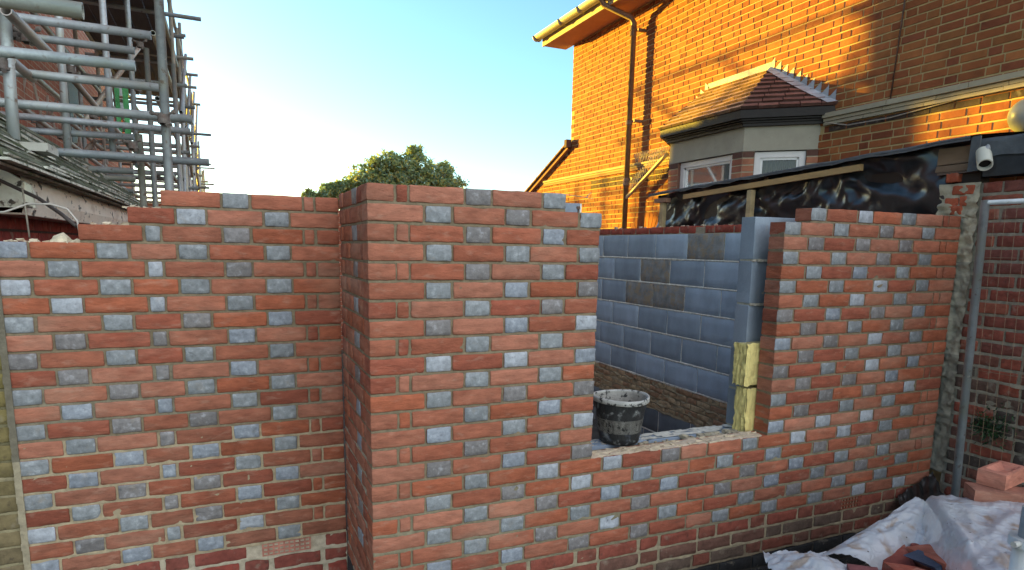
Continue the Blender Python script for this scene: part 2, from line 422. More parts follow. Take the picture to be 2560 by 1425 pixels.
# ------------------------------------------------------------------ left wall
LEFT = frame((0, LW, -.017), (1, 0, 0), (0, -1, 0))
def left_rows():
    mb = MB()
    for k in range(22):
        if k % 2 == 0:
            it = [('R', H), ('R', .0425), ('R', S), ('B', H), ('R', S), ('B', .05), ('R', S), ('B', H), ('R', .1575)]
            if k == 0: it = it[:5]
            if k == 2: it = it[:7]
        else:
            it = [('R', S), ('B', H), ('R', S), ('B', H), ('R', .1575), ('B', H), ('R', S), ('B', H)]
            if k == 1: it = it[:5]; it[4] = ('R', .1575)
        bricks = seq(.004, it)
        sm = 0 if k < 14 else min(.75, .3+(k-14)*.06)
        mc = MCOL if k < 14 else MPALE
        if k < 13 and k > 9: mc = (.21, .18, .125)
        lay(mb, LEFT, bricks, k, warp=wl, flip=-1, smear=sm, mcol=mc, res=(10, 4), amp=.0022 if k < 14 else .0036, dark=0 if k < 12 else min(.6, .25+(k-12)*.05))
    # old bright red courses below
    for k in range(22, 27):
        z1 = -k*G; z0 = z1-BH; u = .0; i = 0
        while u < 1.30:
            w = (S if i % 2 else H)*U(.93, 1.05); i += 1
            hole = (k == 22 and .16 < u+w/2 < .41)
            if not hole: brick(mb, LEFT, -min(u+w, 1.3), -u-.004, z0, z1-.003, H, random.choice([(.25, .055, .04), (.22, .06, .045), (.20, .06, .045)]), (8, 4), .0026, 3)
            u += w+U(.014, .024)
        mortar_row(mb, LEFT, -1.3, -.002, z0, z1, G-BH, H, (.42, .36, .27), 1.1)
    # loose mortar crumbs on the racked-back steps
    zt = -.017
    for (x0, x1, k, n) in ((-1.28, -.98, 3, 40), (-.98, -.74, 2, 26), (-.86, -.72, 1, 14)):
        for i in range(n):
            x = U(x0, x1); y = LW+U(.01, .09); r = U(.004, .014)
            mb.box((x-r, y-r, -k*G+zt-.001), (x+r, y+r, -k*G+zt+r*U(.3, .9)), 1, (.60, .52, .38), jit=r*.45)
    return mb
root = empty('left_garden_wall', (-.65, LW, -2.05)); root.name = 'panel_wall'
adopt(left_rows().build('brickwork', NEW+[M_OLD]), root)
tag(root, 'recessed red brick wall with stepped left end and blue header columns, joining the pier', 'brick wall')
ab = MB(); air_brick_bits(ab, LEFT, -.392, -.178, -22*G-BH, -22*G-.002, (.45, .19, .14))
adopt(ab.build('air_brick', M_OLD), root)
# lump of pale broken mortar lying on the step
for i, (x, z0, s, lab) in enumerate([(-1.085, -3*G-.017, .042, 'pale triangular mortar lump lying on the stepped wall top, leftmost'), (-1.015, -3*G-.017, .026, 'small pale mortar lump against the end of the third course'), (-1.035, -3*G-.017, .018, 'tiny pale crumb of mortar between the two bigger lumps')]):
    mb = MB(); n = 7; ring = []; sd = i*9+3
    top = mb.vert((x+.2*s, LW+.045, z0+s*.95))
    r = [mb.vert((x+cos(2*pi*k/n)*s*U(.8, 1.25), LW+.045+sin(2*pi*k/n)*s*.7, z0-.001)) for k in range(n)]
    r2 = [mb.vert((x+cos(2*pi*k/n)*s*U(.55, .8), LW+.045+sin(2*pi*k/n)*s*.5, z0+s*U(.35, .6))) for k in range(n)]
    for k in range(n):
        mb.face([r[k], r[(k+1) % n], r2[(k+1) % n], r2[k]], 0, (.62, .55, .40)); mb.face([r2[k], r2[(k+1) % n], top], 0, (.66, .58, .42))
    tag(mb.build('mortar_lump', M_MORT), lab, 'rubble', 'mortar lumps on the stepped wall')

mb = MB(); mb.tube([(.74, .05, -.004), (.86, .05, .001), (.952, .05, -.006)], .0016, 6, 0, (.35, .30, .25)); mb.tube([(.952, .05, -.006), (.975, .05, .016), (.985, .05, -.012), (.952, .05, -.006)], .002, 6, 0, (.4, .33, .26))
tag(mb.build('wall_tie', M_GALV), 'thin wire wall tie with triangular end sticking out of the pier top', 'wall tie')
mb = MB(); mb.tube([(.895, .012, -.078), (.894, .012, -.058)], .004, 6, 0, (.12, .08, .06)); mb.tube([(.894, .012, -.060), (.894, .012, -.048)], .0085, 8, 0, (.12, .08, .06))
tag(mb.build('bolt', M_DARKSTEEL), 'small rusty bolt head poking up from the second course of the pier', 'bolt')
# ------------------------------------------------------------------ old yellow wall left of the new panel
mb = MB()
for k in range(3, 29):
    z1 = -k*G; z0 = z1-BH; t = min(1, max(0, (k-9)/12)); u = 1.305; i = k % 2
    F2 = frame((0, LW+.004, -.017), (1, 0, 0), (0, -1, 0))
    while u < 2.2:
        w = S if i % 2 else H; i += 1
        c = (.20*(1-t)+.17*t, .16*(1-t)+.13*t, .055*(1-t)+.075*t)
        if k > 21: c = (.19, .10, .07)
        if k > 23: c = (.24, .06, .04)
        c = vary(c, .85, 1.1)
        brick(mb, F2, -u-w, -u, z0, z1, H, c, (8, 4), .0026, 0); u += w+.011
    mortar_row(mb, F2, -2.2, -1.302, z0, z1, G-BH, H, (.26, .22, .13) if k > 14 else (.15, .13, .07), .5)
tag(mb.build('boundary_wall', [M_OLD, M_MORT]), 'old olive yellow stock brick wall at the far left, butting the new panel', 'wall')
mb = MB()  # vertical mortar fillet between old and new
n = 60
for i in range(n):
    z = -3*G-.02-i*(1.75/n); w = .010+.004*nz(i*.7, 0, 3)
    mb.box((-1.302-w, LW-.004+.003*nz(i*.9, 4, 1), z-1.75/n), (-1.288, LW+.05, z), 0, (.17, .15, .11) if i < 30 else (.34, .29, .2))
o = mb.build('mortar_fillet', M_MORT); o.parent = bpy.data.objects['boundary_wall']

# ------------------------------------------------------------------ inner leaf, reveal, insulation
M_BL = [M_BLOCK, M_MORT, M_BLOCKDIRTY]
def blocks(mb, F, u0, u1, zt, n, pitch, L=.45, start=0, col=(.33, .40, .475), m=0, depth=.1, dirty=(), bh=None, chip=.002):
    bh = bh or pitch-.015; FM = lambda a, b, c: F(a, b+.0055, c)
    for k in range(n):
        z1 = zt-k*pitch; z0 = z1-bh; u = u0-(start if k % 2 == 0 else start+.22) % L
        while u < u1:
            a, b = max(u, u0), min(u+L-.01, u1)
            if b-a > .02:
                c = vary(col, .82, 1.18); mm = 0
                if any(kk == k and uu < (a+b)/2 < vv for kk, uu, vv in dirty): mm = 2; c = (.26, .26, .25)
                brick(mb, F, a, b, z0, z1, depth, c, (8, 4), .0018, mm)
            u += L
        mortar_row(mb, F, u0, u1, z0, z1, pitch-bh, depth, (.78, .75, .66), .5, 1, .03)
        nu = int((u1-u0)/.03); rr = [[mb.vert(F(u0+(u1-u0)*i/nu, (-.006, .0015, .0015, -.006)[j]+.002*nz(i*.5, k*3, j), z0-(pitch-bh)+(0, .003, .011, .017)[j]+.003*nz(i*.4, k*5, j+4))) for i in range(nu+1)] for j in range(4)]
        for j in range(3):
            for i in range(nu): mb.face([rr[j][i], rr[j][i+1], rr[j+1][i+1], rr[j+1][i]], 1, (.74, .71, .62), True)
mb = MB()
RF = frame((3.1, 3.9, 0), (0, -1, 0), (-1, 0, 0))   # u runs towards the camera
blocks(mb, RF, -1.9, 3.2, -.085, 6, .2225, .45, .28, dirty=((1, 1.05, 1.5), (2, .9, 1.28), (2, 1.28, 1.7), (0, 1.7, 2.1)))
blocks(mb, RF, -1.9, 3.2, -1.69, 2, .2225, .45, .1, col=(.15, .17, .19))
for k in range(5):
    z1 = -.085-6*.2225-k*.054; u = -1.9+.1*(k % 2)
    while u < 3.2:
        w = U(.09, .22); b = min(u+w, 3.2)
        brick(mb, RF, u, b, z1-.044, z1, .1, random.choice([(.46, .31, .18), (.40, .24, .14), (.50, .37, .22)]), (6, 3), .007, 3); u += w+.012
    mortar_row(mb, RF, -1.9, 3.2, z1-.044, z1, .01, .1, (.30, .24, .15), 1.6, 1)
o = mb.build('inner_block_wall', M_BL+[M_OLD])
tag(o, 'blue-grey concrete block wall seen through the window opening, rough bricks along its foot', 'block wall')
# outer leaf bricks whose tops show behind the blocks
mb = MB(); RO = frame((3.26, 3.9, 0), (0, -1, 0), (-1, 0, 0))
for k in range(2):
    z1 = -.028-k*G+.02; u = -1.9
    while u < 3.4:
        w = (S if random.random() < .6 else H); b = min(u+w, 3.4)
        if not (k == 0 and random.random() < .12): brick(mb, RO, u, b, z1-BH, z1-U(0, .004), H, (.33, .07, .045), (6, 3), .003, 0)
        u += w+.014
    mortar_row(mb, RO, -1.9, 3.4, z1-BH, z1-.01, G-BH, H, (.34, .28, .2), .8)
for i in range(50):
    u = U(-1.8, 3.2); r = U(.004, .015); p = RO(u, -U(.02, .09), -.01); mb.box((p.x-r, p.y-r, -.012), (p.x+r, p.y+r, -.008+r*U(.4, 1.3)), 1, (.5, .4, .3), jit=r*.4)
tag(mb.build('outer_leaf_wall', [M_OLD, M_MORT]), 'rough red brick course running along the top behind the grey block wall', 'brick wall')

def leaf_blocks():
    # inner leaf of the front wall: low under the opening, full height beside it
    mb = MB(); F = frame((0, .2, 0), (1, 0, 0), (0, -1, 0))
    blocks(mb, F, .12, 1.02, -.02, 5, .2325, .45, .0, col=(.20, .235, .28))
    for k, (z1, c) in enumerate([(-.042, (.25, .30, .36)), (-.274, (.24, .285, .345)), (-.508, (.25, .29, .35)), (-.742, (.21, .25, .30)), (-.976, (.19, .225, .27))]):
        x = 2.062 if k < 3 else 2.052
        z0 = z1-(.222 if k < 4 else .20)
        brick(mb, F, x, x+.44, z0, z1, .1, c, (10, 5), .0022, 0)
        brick(mb, F, x+.45, x+.89, z0, z1, .1, c, (8, 4), .0022, 0)
        brick(mb, F, x+.9, x+1.03, z0, z1, .1, c, (4, 4), .0022, 0)
        mortar_row(mb, F, x+.003, x+1.03, z0, z1, .012, .1, (.42, .40, .33), .9, 1, .02)
        for i in range(16):
            xx = x+U(0, .16); r = U(.004, .010); mb.box((xx-r, .2-U(.002, .012), z0-.008-r*.4), (xx+r, .205, z0-.006+r*.5), 1, (.55, .5, .42), jit=r*.4)
    for i, (a, b) in enumerate([(1.02, 1.45), (1.46, 1.89), (1.90, 2.33), (2.34, 3.1)]):
        brick(mb, F, a, b, -1.42, -1.186-.004*i, .1, (.24, .30, .38), (10, 5), .003, 0)
    mb.box((1.0, .206, -2.04), (3.1, .298, -1.422), 0, (.2, .23, .27))
    nu, nv = 90, 7; ids = []
    for j in range(nv+1):
        ids.append([mb.vert((1.02+1.06*i/nu, .206+.092*j/nv, -1.186+.003*nz(i*.3, j*.7, 2)+.0022*nz(i*.9, j*2, 8))) for i in range(nu+1)])
    for j in range(nv):
        for i in range(nu):
            if nz(i*.2+2, j*.5, 9) > -.22: mb.face([ids[j][i], ids[j][i+1], ids[j+1][i+1], ids[j+1][i]], 1, (.56, .55, .48), True)
    # cavity crumbs by the reveal
    for i in range(80):
        x = 2.06-abs(random.gauss(0, .28)); y = U(.105, .2); r = U(.004, .016)
        if x > 1.05: mb.box((x-r, y-r, -1.2), (x+r, y+r, -1.192+r*U(.2, .8)), 1, (.42, .37, .27), jit=r*.4)
    mb.box((1.0, .104, -1.9), (2.06, .199, -1.205), 1, (.32, .28, .2))
    return mb
tag(leaf_blocks().build('block_leaf', M_BL), 'pale blue block leaf standing behind the right brick jamb and under the opening', 'block wall')

def wool(name, x0, x1, y0, y1, z0, z1, seed, label):
    mb = MB(); nu, nv = 14, 16
    # a ragged slab: displaced grid on front and on the end
    def P(s, t, face):
        z = z0+(z1-z0)*t; d = .010*nz(s*6+seed, t*9, seed)+.006*nz(s*20, t*4+seed, 1)
        zz = z+(.012*nz(s*9+seed, 1, 3) if t in (0, 1) else 0)
        if face == 0: return (x0+(x1-x0)*s, y0-d, zz)
        return (x0-d*1.2-.004, y1+(y0-y1)*s, zz)
    for face in (1, 0):
        ids = [[mb.vert(P(i/nu, j/nv, face)) for i in range(nu+1)] for j in range(nv+1)]
        for j in range(nv):
            for i in range(nu):
                k = 1+.12*nz(i*1.3+seed, j*.3, 2); mb.face([ids[j][i], ids[j][i+1], ids[j+1][i+1], ids[j+1][i]], 0, (.82*k, .68*k, .27*k), True)
    mb.box((x0+.004, y0+.006, z0+.004), (x1, y1-.002, z1-.004), 0, (.62, .52, .26))
    tag(mb.build(name, M_WOOL), label, 'insulation', 'insulation batts in the cavity')
wool('insulation_batt', 1.985, 2.28, .112, .198, -.925, -.70, 3, 'upper yellow mineral wool batt sticking out of the cavity at the jamb')
wool('insulation_batt', 2.012, 2.28, .112, .196, -1.185, -.94, 8, 'lower yellow mineral wool batt standing on the sill at the jamb')

# ------------------------------------------------------------------ bucket
def bucket():
    r = empty('bucket', (1.30, .235, -1.183))
    mb = MB(); n = 48
    prof = [(.0, .004), (.088, .004), (.094, .0), (.099, .006), (.103, .03), (.108, .06), (.118, .13), (.127, .19), (.131, .214)]
    def lathe(prof, colf, mb=mb, ov=1.0):
        rings = []
        for q, z in prof:
            rings.append([mb.vert((q*cos(2*pi*k/n)*(1+.018*cos(4*pi*k/n)), q*sin(2*pi*k/n), z+(.003*cos(2*2*pi*k/n) if z > .2 else 0))) for k in range(n)])
        for i in range(len(rings)-1):
            for k in range(n): mb.face([rings[i][k], rings[i][(k+1) % n], rings[i+1][(k+1) % n], rings[i+1][k]], 0, colf(i, k), True)
    lathe(prof, lambda i, k: (.018, .019, .021))
    b = mb.build('body', M_BUCKET, r)
    mb = MB()
    lathe([(.131, .212), (.139, .210), (.143, .213), (.143, .232), (.139, .237), (.133, .236), (.130, .228), (.126, .19), (.118, .13), (.108, .06), (.10, .02), (.0, .018)], lambda i, k: (.42, .42, .40) if i < 6 else (.34, .33, .30), mb)
    b = mb.build('rim', mat('splashed_rim', .7, .6, 70, .2, 20, spots=[((.03, .03, .032), 38, .56, .62, .95)]), r)
    mb = MB()
    for s in (-1, 1): mb = MB(); mb.box((s*.140-.006, -.016, .185), (s*.140+.006, .016, .214), 0, (.02, .02, .022)); mb.build('handle_lug', M_BUCKET, r)
    tag(r, 'black builders bucket splashed with mortar, standing on the window opening ledge', 'bucket')
bucket()

# ------------------------------------------------------------------ ground
mb = MB(); n = 40
def gz(x, y): return -2.05+.03*nz(x*1.3, y*1.3, 0)*(1 if abs(x) < 9 and abs(y) < 9 else 0)
xs = [-900, -300, -80, -30]+[-12+i*.6 for i in range(40)]+[30, 80, 300, 900]
ys = [-900, -200, -50, -20]+[-9+i*.6 for i in range(40)]+[30, 80, 300, 900]
ids = [[mb.vert((x, y, gz(x, y))) for x in xs] for y in ys]
for j in range(len(ys)-1):
    for i in range(len(xs)-1): mb.face([ids[j][i], ids[j][i+1], ids[j+1][i+1], ids[j+1][i]], 0, (.075, .065, .055), True)
struct(mb.build('ground', M_GROUND))

# ------------------------------------------------------------------ the big house on the right
def simple_brick(mb, F, a, b, z0, z1, col, m=0, pr=.005, bev=.0025):
    o = U(-.0008, .0008)
    A = [F(a, -.004, z0), F(b, -.004, z0), F(b, -.004, z1), F(a, -.004, z1)]
    j = [U(-.0012, .0012) for _ in range(8)]
    B = [F(a+bev+j[0], pr+o, z0+bev+j[1]), F(b-bev+j[2], pr+o, z0+bev+j[3]), F(b-bev+j[4], pr+o, z1-bev+j[5]), F(a+bev+j[6], pr+o, z1-bev+j[7])]
    i = [mb.vert(p) for p in A]; k = [mb.vert(p) for p in B]
    mb.face(k, m, col)
    for q in range(4): mb.face([i[q], i[(q+1) % 4], k[(q+1) % 4], k[q]], m, col)
def housecol():
    c = random.choice([(.36, .115, .040), (.32, .095, .036), (.39, .135, .044), (.26, .075, .033), (.35, .11, .038), (.37, .135, .044)])
    k = U(.74, 1.0); return tuple(x*k for x in c)
HX = 4.2
HF = frame((HX, 0, 0), (0, -1, 0), (-1, 0, 0))     # u = -Y
house = empty('brick_house', (HX, 3, -2.05))
mb = MB()
def roof_lim(y):   # height limit of the lower rear wing beyond the main corner
    return 1.235-(y-6.18)*.42 if y > 6.18 else 9
hg = .0600
for k in range(-15, 46):
    z0 = k*hg; z1 = z0+hg-.0085
    if z1 > 2.66: break
    u = -9.0+(.11 if k % 2 else 0); i = k % 2
    while u < 1.6:
        w = (.173 if i % 2 else .083); i += 1
        if random.random() < .1: w = .173
        a, b = u, u+w; u += w+.0085
        ym = -(a+b)/2
        if z1 > roof_lim(ym): continue
        if z1 > roof_lim(6.2):
            if a < -6.18: a = -6.18
            if b-a < .03: continue
        if 1.84 < ym < 3.58 and -2 < z0 < .95: continue      # bay stands here
        if .74 < z0+.02 < .86 and ym > 1.7: continue        # string course
        if (ym-4.18)**2/.30**2+(z0+.26)**2/.36**2 < 1 : continue   # arched opening
        simple_brick(mb, HF, a, b, z0, z1, housecol())
# mortar backing panels
def hp(y0, y1, z0, z1): mb.box((HX+.0, y0, z0), (HX+.3, y1, z1), 1, (.47, .35, .17))
hp(-1.6, 6.18, -2.05, 2.66)
mb.quad((HX+.0005, 6.18, -2.05), (HX+.0005, 9, -2.05), (HX+.0005, 9, .05), (HX+.0005, 6.18, 1.235), 1, (.47, .35, .17))
mb.quad((HX+.0005, 6.18, 1.235), (HX+.0005, 9, .05), (HX+4, 9, .05), (HX+4, 6.18, 1.235), 1, (.3, .25, .2))
# arch ring of bricks on edge
for i in range(17):
    t = pi*(i+.5)/17; r0, r1 = .30, .40
    c = Vector((0, 4.18, -.28))
    def pt(r, a, n): return (HX-n, c.y-cos(a)*r*.95, c.z+sin(a)*r*1.02)
    a0, a1 = t-pi/17*.43, t+pi/17*.43; cc = housecol()
    q = [mb.vert(pt(r, a, .007)) for r, a in ((r0, a0), (r1+.09, a0), (r1+.09, a1), (r0, a1))]; q2 = [mb.vert(pt(r, a, 0)) for r, a in ((r0, a0), (r1+.09, a0), (r1+.09, a1), (r0, a1))]
    mb.face(q, 0, cc)
    for s in range(4): mb.face([q[s], q[(s+1) % 4], q2[(s+1) % 4], q2[s]], 0, cc)
adopt(mb.build('wall', [M_HOUSE, M_HMORT]), house)
# end wall facing away, body
mb = MB(); mb.box((HX+.3, -1.6, -2.05), (HX+7, 6.17, 2.66), 0, (.35, .13, .07)); adopt(mb.build('rear_wall', M_HOUSE), house)
# arched window inside the opening
mb = MB(); mb.box((HX-.002, 3.90, -.75), (HX+.002, 4.46, -.28), 0, (.6, .5, .45)); mb.box((HX-.004, 3.90, -.28), (HX+.001, 4.10, -.02), 0, (.75, .72, .66)); mb.box((HX-.004, 4.16, -.28), (HX+.001, 4.44, -.06), 0, (.25, .12, .10))
adopt(mb.build('arched_window', M_WHITE), house)
# string course
mb = MB()
for (pr, z0, z1, c) in ((.030, .775, .80, (.42, .33, .22)), (.045, .80, .822, (.46, .36, .23)), (.022, .745, .775, (.36, .20, .12))):
    mb.box((HX-pr, 3.72, z0), (HX+.01, 6.98, z1), 0, c)
adopt(mb.build('string_course', M_RENDER), house)
mb = MB()
for (pr, z0, z1) in ((.035, .865, .890), (.055, .892, .930), (.03, .836, .862)):
    y = 1.70
    while y > -1.5:
        L = U(.35, .6); mb.box((HX-pr-U(0, .004), max(y-L, -1.55), z0), (HX+.01, y-.004, z1+U(-.002, .002)), 0, vary((.44, .38, .27), .85, 1.1)); y -= L
adopt(mb.build('string_course', M_RENDER), house)
# dark stain band of old tar above lean-to is part of the bricks: a thin run of sooty bricks
mb = MB()
for k in range(2):
    u = -5.55
    while u < -3.78:
        w = .173 if random.random() < .6 else .083; simple_brick(mb, HF, u, min(u+w, -3.78), .60+k*hg, .60+k*hg+.051, (.09, .055, .045), pr=.008); u += w+.01
adopt(mb.build('sooty_band', M_OLD), house)
mb = MB()
u = -1.66
while u < .2:
    simple_brick(mb, HF, u, u+.165, .780, .826, (.07, .05, .04), pr=.008); u += .173
adopt(mb.build('sooty_band', M_OLD), house)
# eaves: soffit, fascia, gutter, first tiles
mb = MB(); mb.box((3.84, -1.6, 2.645), (HX, 6.42, 2.66), 0, (.50, .30, .24)); adopt(mb.build('soffit', M_RENDER), house)
mb = MB()
y = -1.6
mb.box((3.82, -1.6, 2.64), (3.845, 6.43, 2.76), 0, (.62, .52, .38))
adopt(mb.build('fascia', M_RENDER), house)
mb = MB(); n = 10
for i in range(n):
    a0, a1 = pi+pi*i/n, pi+pi*(i+1)/n
    for r in (.062, .056):
        mb.quad((3.755+r*cos(a0), -1.6, 2.775+r*sin(a0)), (3.755+r*cos(a1), -1.6, 2.775+r*sin(a1)), (3.755+r*cos(a1), 6.5, 2.775+r*sin(a1)), (3.755+r*cos(a0), 6.5, 2.775+r*sin(a0)), 0, (.40, .38, .33))
mb.face([mb.vert((3.755+.062*cos(pi+pi*i/n), 6.5, 2.775+.062*sin(pi+pi*i/n))) for i in range(n+1)], 0, (.4, .38, .33))
for y in (6.46, 5.7, 5.2, 4.0, 3.0, 2.0):
    mb.tube([(3.755+.068*cos(pi+pi*i/8), y, 2.775+.068*sin(pi+pi*i/8)) for i in range(9)], .012, 6, 0, (.3, .28, .24))
adopt(mb.build('gutter', M_LEAD), house)
mb = MB()
for r in range(14):
    x0 = 3.74+r*.10; z = 2.79+r*.07; y = 6.45-(r*.12)
    yy = -1.6
    while yy < y:
        w = U(.155, .17); mb.box((x0, yy, z+U(-.003, .003)), (x0+.14, min(yy+w-.004, y), z+.014), 0, vary((.22, .12, .07), .75, 1.2), F=lambda x, yv, zz, x0=x0: (x, yv, zz+(x-x0)*.62)); yy += w
mb.box((3.8, -1.6, 2.68), (HX+6, 4.6, 2.74), 0, (.2, .11, .07))
adopt(mb.build('roof', M_TILE), house)
# rear wing verge
mb = MB()
for i in range(16):
    t = i/16; y0 = 6.14+t*2.6; z = 1.30-(y0-6.14)*.42
    mb.box((HX-.09, y0, z-.012), (HX+3, y0+.18, z+.012), 0, vary((.20, .11, .07), .8, 1.2), F=lambda x, y, zz, y0=y0: (x, y, zz-(y-y0)*.42))
adopt(mb.build('wing_roof', M_TILE), house)
mb = MB(); mb.quad((HX-.06, 6.16, 1.285), (HX-.06, 8.8, .176), (HX-.06, 8.8, .106), (HX-.06, 6.16, 1.215), 0, (.30, .16, .10)); mb.quad((HX-.06, 6.16, 1.215), (HX-.06, 8.8, .106), (HX, 8.8, .106), (HX, 6.16, 1.215), 0, (.30, .16, .10))
mb.box((HX-.1, 6.13, 1.23), (HX-.02, 6.2, 1.34), 0, (.1, .06, .05))
adopt(mb.build('verge_board', M_RENDER), house)
# downpipe
dp = MB(); pc = (.20, .13, .09)
dp.tube([(3.755, 4.72, 2.73), (3.78, 4.70, 2.66), (4.06, 4.52, 2.50), (4.09, 4.50, 2.44), (4.09, 4.50, 2.30)], .034, 12, 0, pc)
dp.tube([(4.09, 4.50, 2.38), (4.09, 4.53, -2.0)], .034, 12, 0, pc)
for z in (2.36, 2.30, 1.28, .56, .60): dp.tube([(4.09, 4.51, z), (4.09, 4.51, z+.05)], .042, 12, 0, pc)
for z in (2.33, 1.30, .62): dp.box((4.09, 4.40, z), (HX, 4.44, z+.03), 0, pc)
adopt(dp.build('downpipe', M_BLACKP), house)
dp = MB(); dp.tube([(4.09, 4.50, .41), (4.08, 4.35, .48), (4.08, 3.78, .80), (4.08, 3.70, .84)], .022, 8, 0, (.42, .34, .24)); adopt(dp.build('waste_pipe', M_LEAD), house)
# bird spikes
def spikes(mb, A, B, n, h, lean):
    A, B = Vector(A), Vector(B)
    mb.box((-1, -1, -1), (-1, -1, -1)) if False else None
    for i in range(n):
        p = A.lerp(B, i/(n-1))
        for s in (-1, 0, 1):
            q = p+Vector((-.02+s*.022+U(-.004, .004), s*.012, h))
            mb.tube([p, p.lerp(q, .6)+Vector((-.006, 0, 0)), q], .0022, 4, 0, (.55, .50, .42))
mb = MB(); spikes(mb, (HX-.04, 4.42, .825), (HX-.04, 3.72, .825), 22, .11, 0); adopt(mb.build('bird_spikes', M_GALV), house); mb = MB(); spikes(mb, (4.08, 4.38, .50), (4.08, 3.76, .84), 20, .10, 0)
adopt(mb.build('bird_spikes', M_GALV), house)
# cable under the string course
mb = MB(); mb.tube([(HX-.03, 1.68, .86), (HX-.04, 1.45, .80), (HX-.02, 1.1, .80), (HX-.02, .7, .83), (HX-.02, .35, .86), (HX-.02, -.2, .86)], .005, 6, 0, (.35, .3, .25))
mb.tube([(HX-.012, 1.06, 2.6), (HX-.010, 1.09, 1.6), (HX-.01, 1.12, .93)], .006, 5, 0, (.10, .05, .035))
adopt(mb.build('cable', M_BLACKP), house)
# small bracket lamp / spar on far wing
# ---- canted bay window
BX = 3.75
P0 = Vector((HX, 1.75, 0)); P1 = Vector((BX, 2.165, 0)); P2 = Vector((BX, 3.215, 0)); P3 = Vector((HX, 3.63, 0))
def offs(d):  # bay plan pushed outwards by d
    return [Vector((HX, 1.75-d*1.36, 0)), Vector((BX-d, 2.165-d*.45, 0)), Vector((BX-d, 3.215+d*.45, 0)), Vector((HX, 3.63+d*1.36, 0))]
def ring_band(mb, d, z0, z1, col, m=0):
    q = offs(d); r = offs(-.03)
    for a in range(3):
        A, B = q[a], q[a+1]
        mb.quad((A.x, A.y, z0), (B.x, B.y, z0), (B.x, B.y, z1), (A.x, A.y, z1), m, col)
        C, D = r[a], r[a+1]
        mb.quad((A.x, A.y, z0), (B.x, B.y, z0), (D.x, D.y, z0), (C.x, C.y, z0), m, col); mb.quad((A.x, A.y, z1), (B.x, B.y, z1), (D.x, D.y, z1), (C.x, C.y, z1), m, col)
bay = empty('bay_window', (BX, 2.7, .6)); adopt(bay, house)
def sub(o):
    o.parent = bay; o.matrix_parent_inverse = Matrix.Translation(-Vector((BX, 2.7, .6))); return o
mb = MB(); ring_band(mb, .0, .655, .875, (.37, .34, .27))
sub(mb.build('frieze', M_RENDER))
mb = MB()
for d, z0, z1 in ((.035, .86, .885), (.05, .886, .90), (.075, .903, .915), (.10, .918, .985), (.085, .987, .994)): ring_band(mb, d, z0, z1, (.016, .010, .008))
sub(mb.build('cornice', M_BLACKP))
# bay brick piers below the frieze
mb = MB()
def pier(A, B, t0, t1, zt=.652, n=13):
    d = (B-A); L = d.length; u = d.normalized(); nrm = Vector((u.y, -u.x, 0)); nrm = nrm if nrm.x < 0 else -nrm
    F = frame(A, u, nrm)
    a, b = t0*L, t1*L
    for k in range(n):
        z1 = zt-k*hg; z0 = z1-.0515
        if k % 2 == 0 and b-a > .2: cuts = [(a, a+(b-a)*.36), (a+(b-a)*.36+.01, b)]
        elif b-a > .2: cuts = [(a, a+(b-a)*.65), (a+(b-a)*.65+.01, b)]
        else: cuts = [(a, b)]
        for (p, q) in cuts:
            c = (.12, .06, .045) if k == 0 else random.choice([(.34, .13, .075), (.38, .155, .09), (.30, .11, .07)])
            simple_brick(mb, F, p, q, z0, z1, c)
    p, q, r, s = F(a, 0, zt-n*hg), F(b, 0, zt-n*hg), F(b, 0, zt), F(a, 0, zt); mb.quad(p, q, r, s, 1, (.42, .35, .25))
    for uu in (a, b):
        mb.quad(F(uu, 0, zt-n*hg), F(uu, -.1, zt-n*hg), F(uu, -.1, zt), F(uu, 0, zt), 0, (.2, .09, .06))
for args in ((P1, P2, 0, .12), (P1, P2, .86, 1), (P0, P1, .84, 1), (P0, P1, 0, .15), (P2, P3, 0, .3), (P2, P3, .8, 1)):
    mb = MB(); pier(*args); sub(mb.build('brick_pier', [M_HOUSE, M_HMORT]))
def win(A, B, t0, t1, zt=.648, zb=-.05):
    d = (B-A); L = d.length; u = d.normalized(); nrm = Vector((u.y, -u.x, 0)); nrm = nrm if nrm.x < 0 else -nrm
    F = frame(A, u, nrm); a, b = t0*L, t1*L; w = .05
    mb = MB(); c = (.72, .68, .66)
    mb.box((a, -.075, zt-w), (b, -.03, zt), 0, c, F); mb.box((a, -.075, zb), (b, -.03, zb+w), 0, c, F)
    mb.box((a, -.075, zb+w), (a+w, -.03, zt-w), 0, c, F); mb.box((b-w, -.075, zb+w), (b, -.03, zt-w), 0, c, F)
    for s in ((a+w, a+w+.02), (b-w-.02, b-w)): mb.box((s[0], -.07, zb+w), (s[1], -.042, zt-w), 0, (.8, .78, .76), F)
    mb.box((a+w, -.07, zt-w-.02), (b-w, -.042, zt-w), 0, (.8, .78, .76), F)
    f = sub(mb.build('window_frame', M_WHITE))
    mb = MB(); mb.quad(F(a+w, -.058, zb+w), F(b-w, -.058, zb+w), F(b-w, -.058, zt-w), F(a+w, -.058, zt-w)); g = mb.build('pane', M_GLASS); sub(g)
    # curtain folds behind
    mb = MB(); n = 40; pr = None
    for i in range(n+1):
        s = a+.02+(b-a-.04)*(.30+.66*i/n); q = (F(s, -.14-.014*sin(i*1.7), zb), F(s, -.14-.014*sin(i*1.7), zt))
        if pr: mb.quad(pr[0], q[0], q[1], pr[1], 0, (.30, .26, .21) if (i//3) % 2 else (.12, .10, .085))
        pr = q
    mb.box((a+.03, -.5, zb), (a+.031, -.2, zt), 0, (.1, .06, .05), F)
    sub(mb.build('curtain', M_WOOL))
win(P1, P2, .125, .855); win(P0, P1, .155, .835); 
mb = MB()  # dark room behind the panes and reveal soffit
q = offs(-.3); mb.box((HX-.06, 2.0, -.6), (HX-.05, 3.4, .65), 0, (.03, .025, .02))
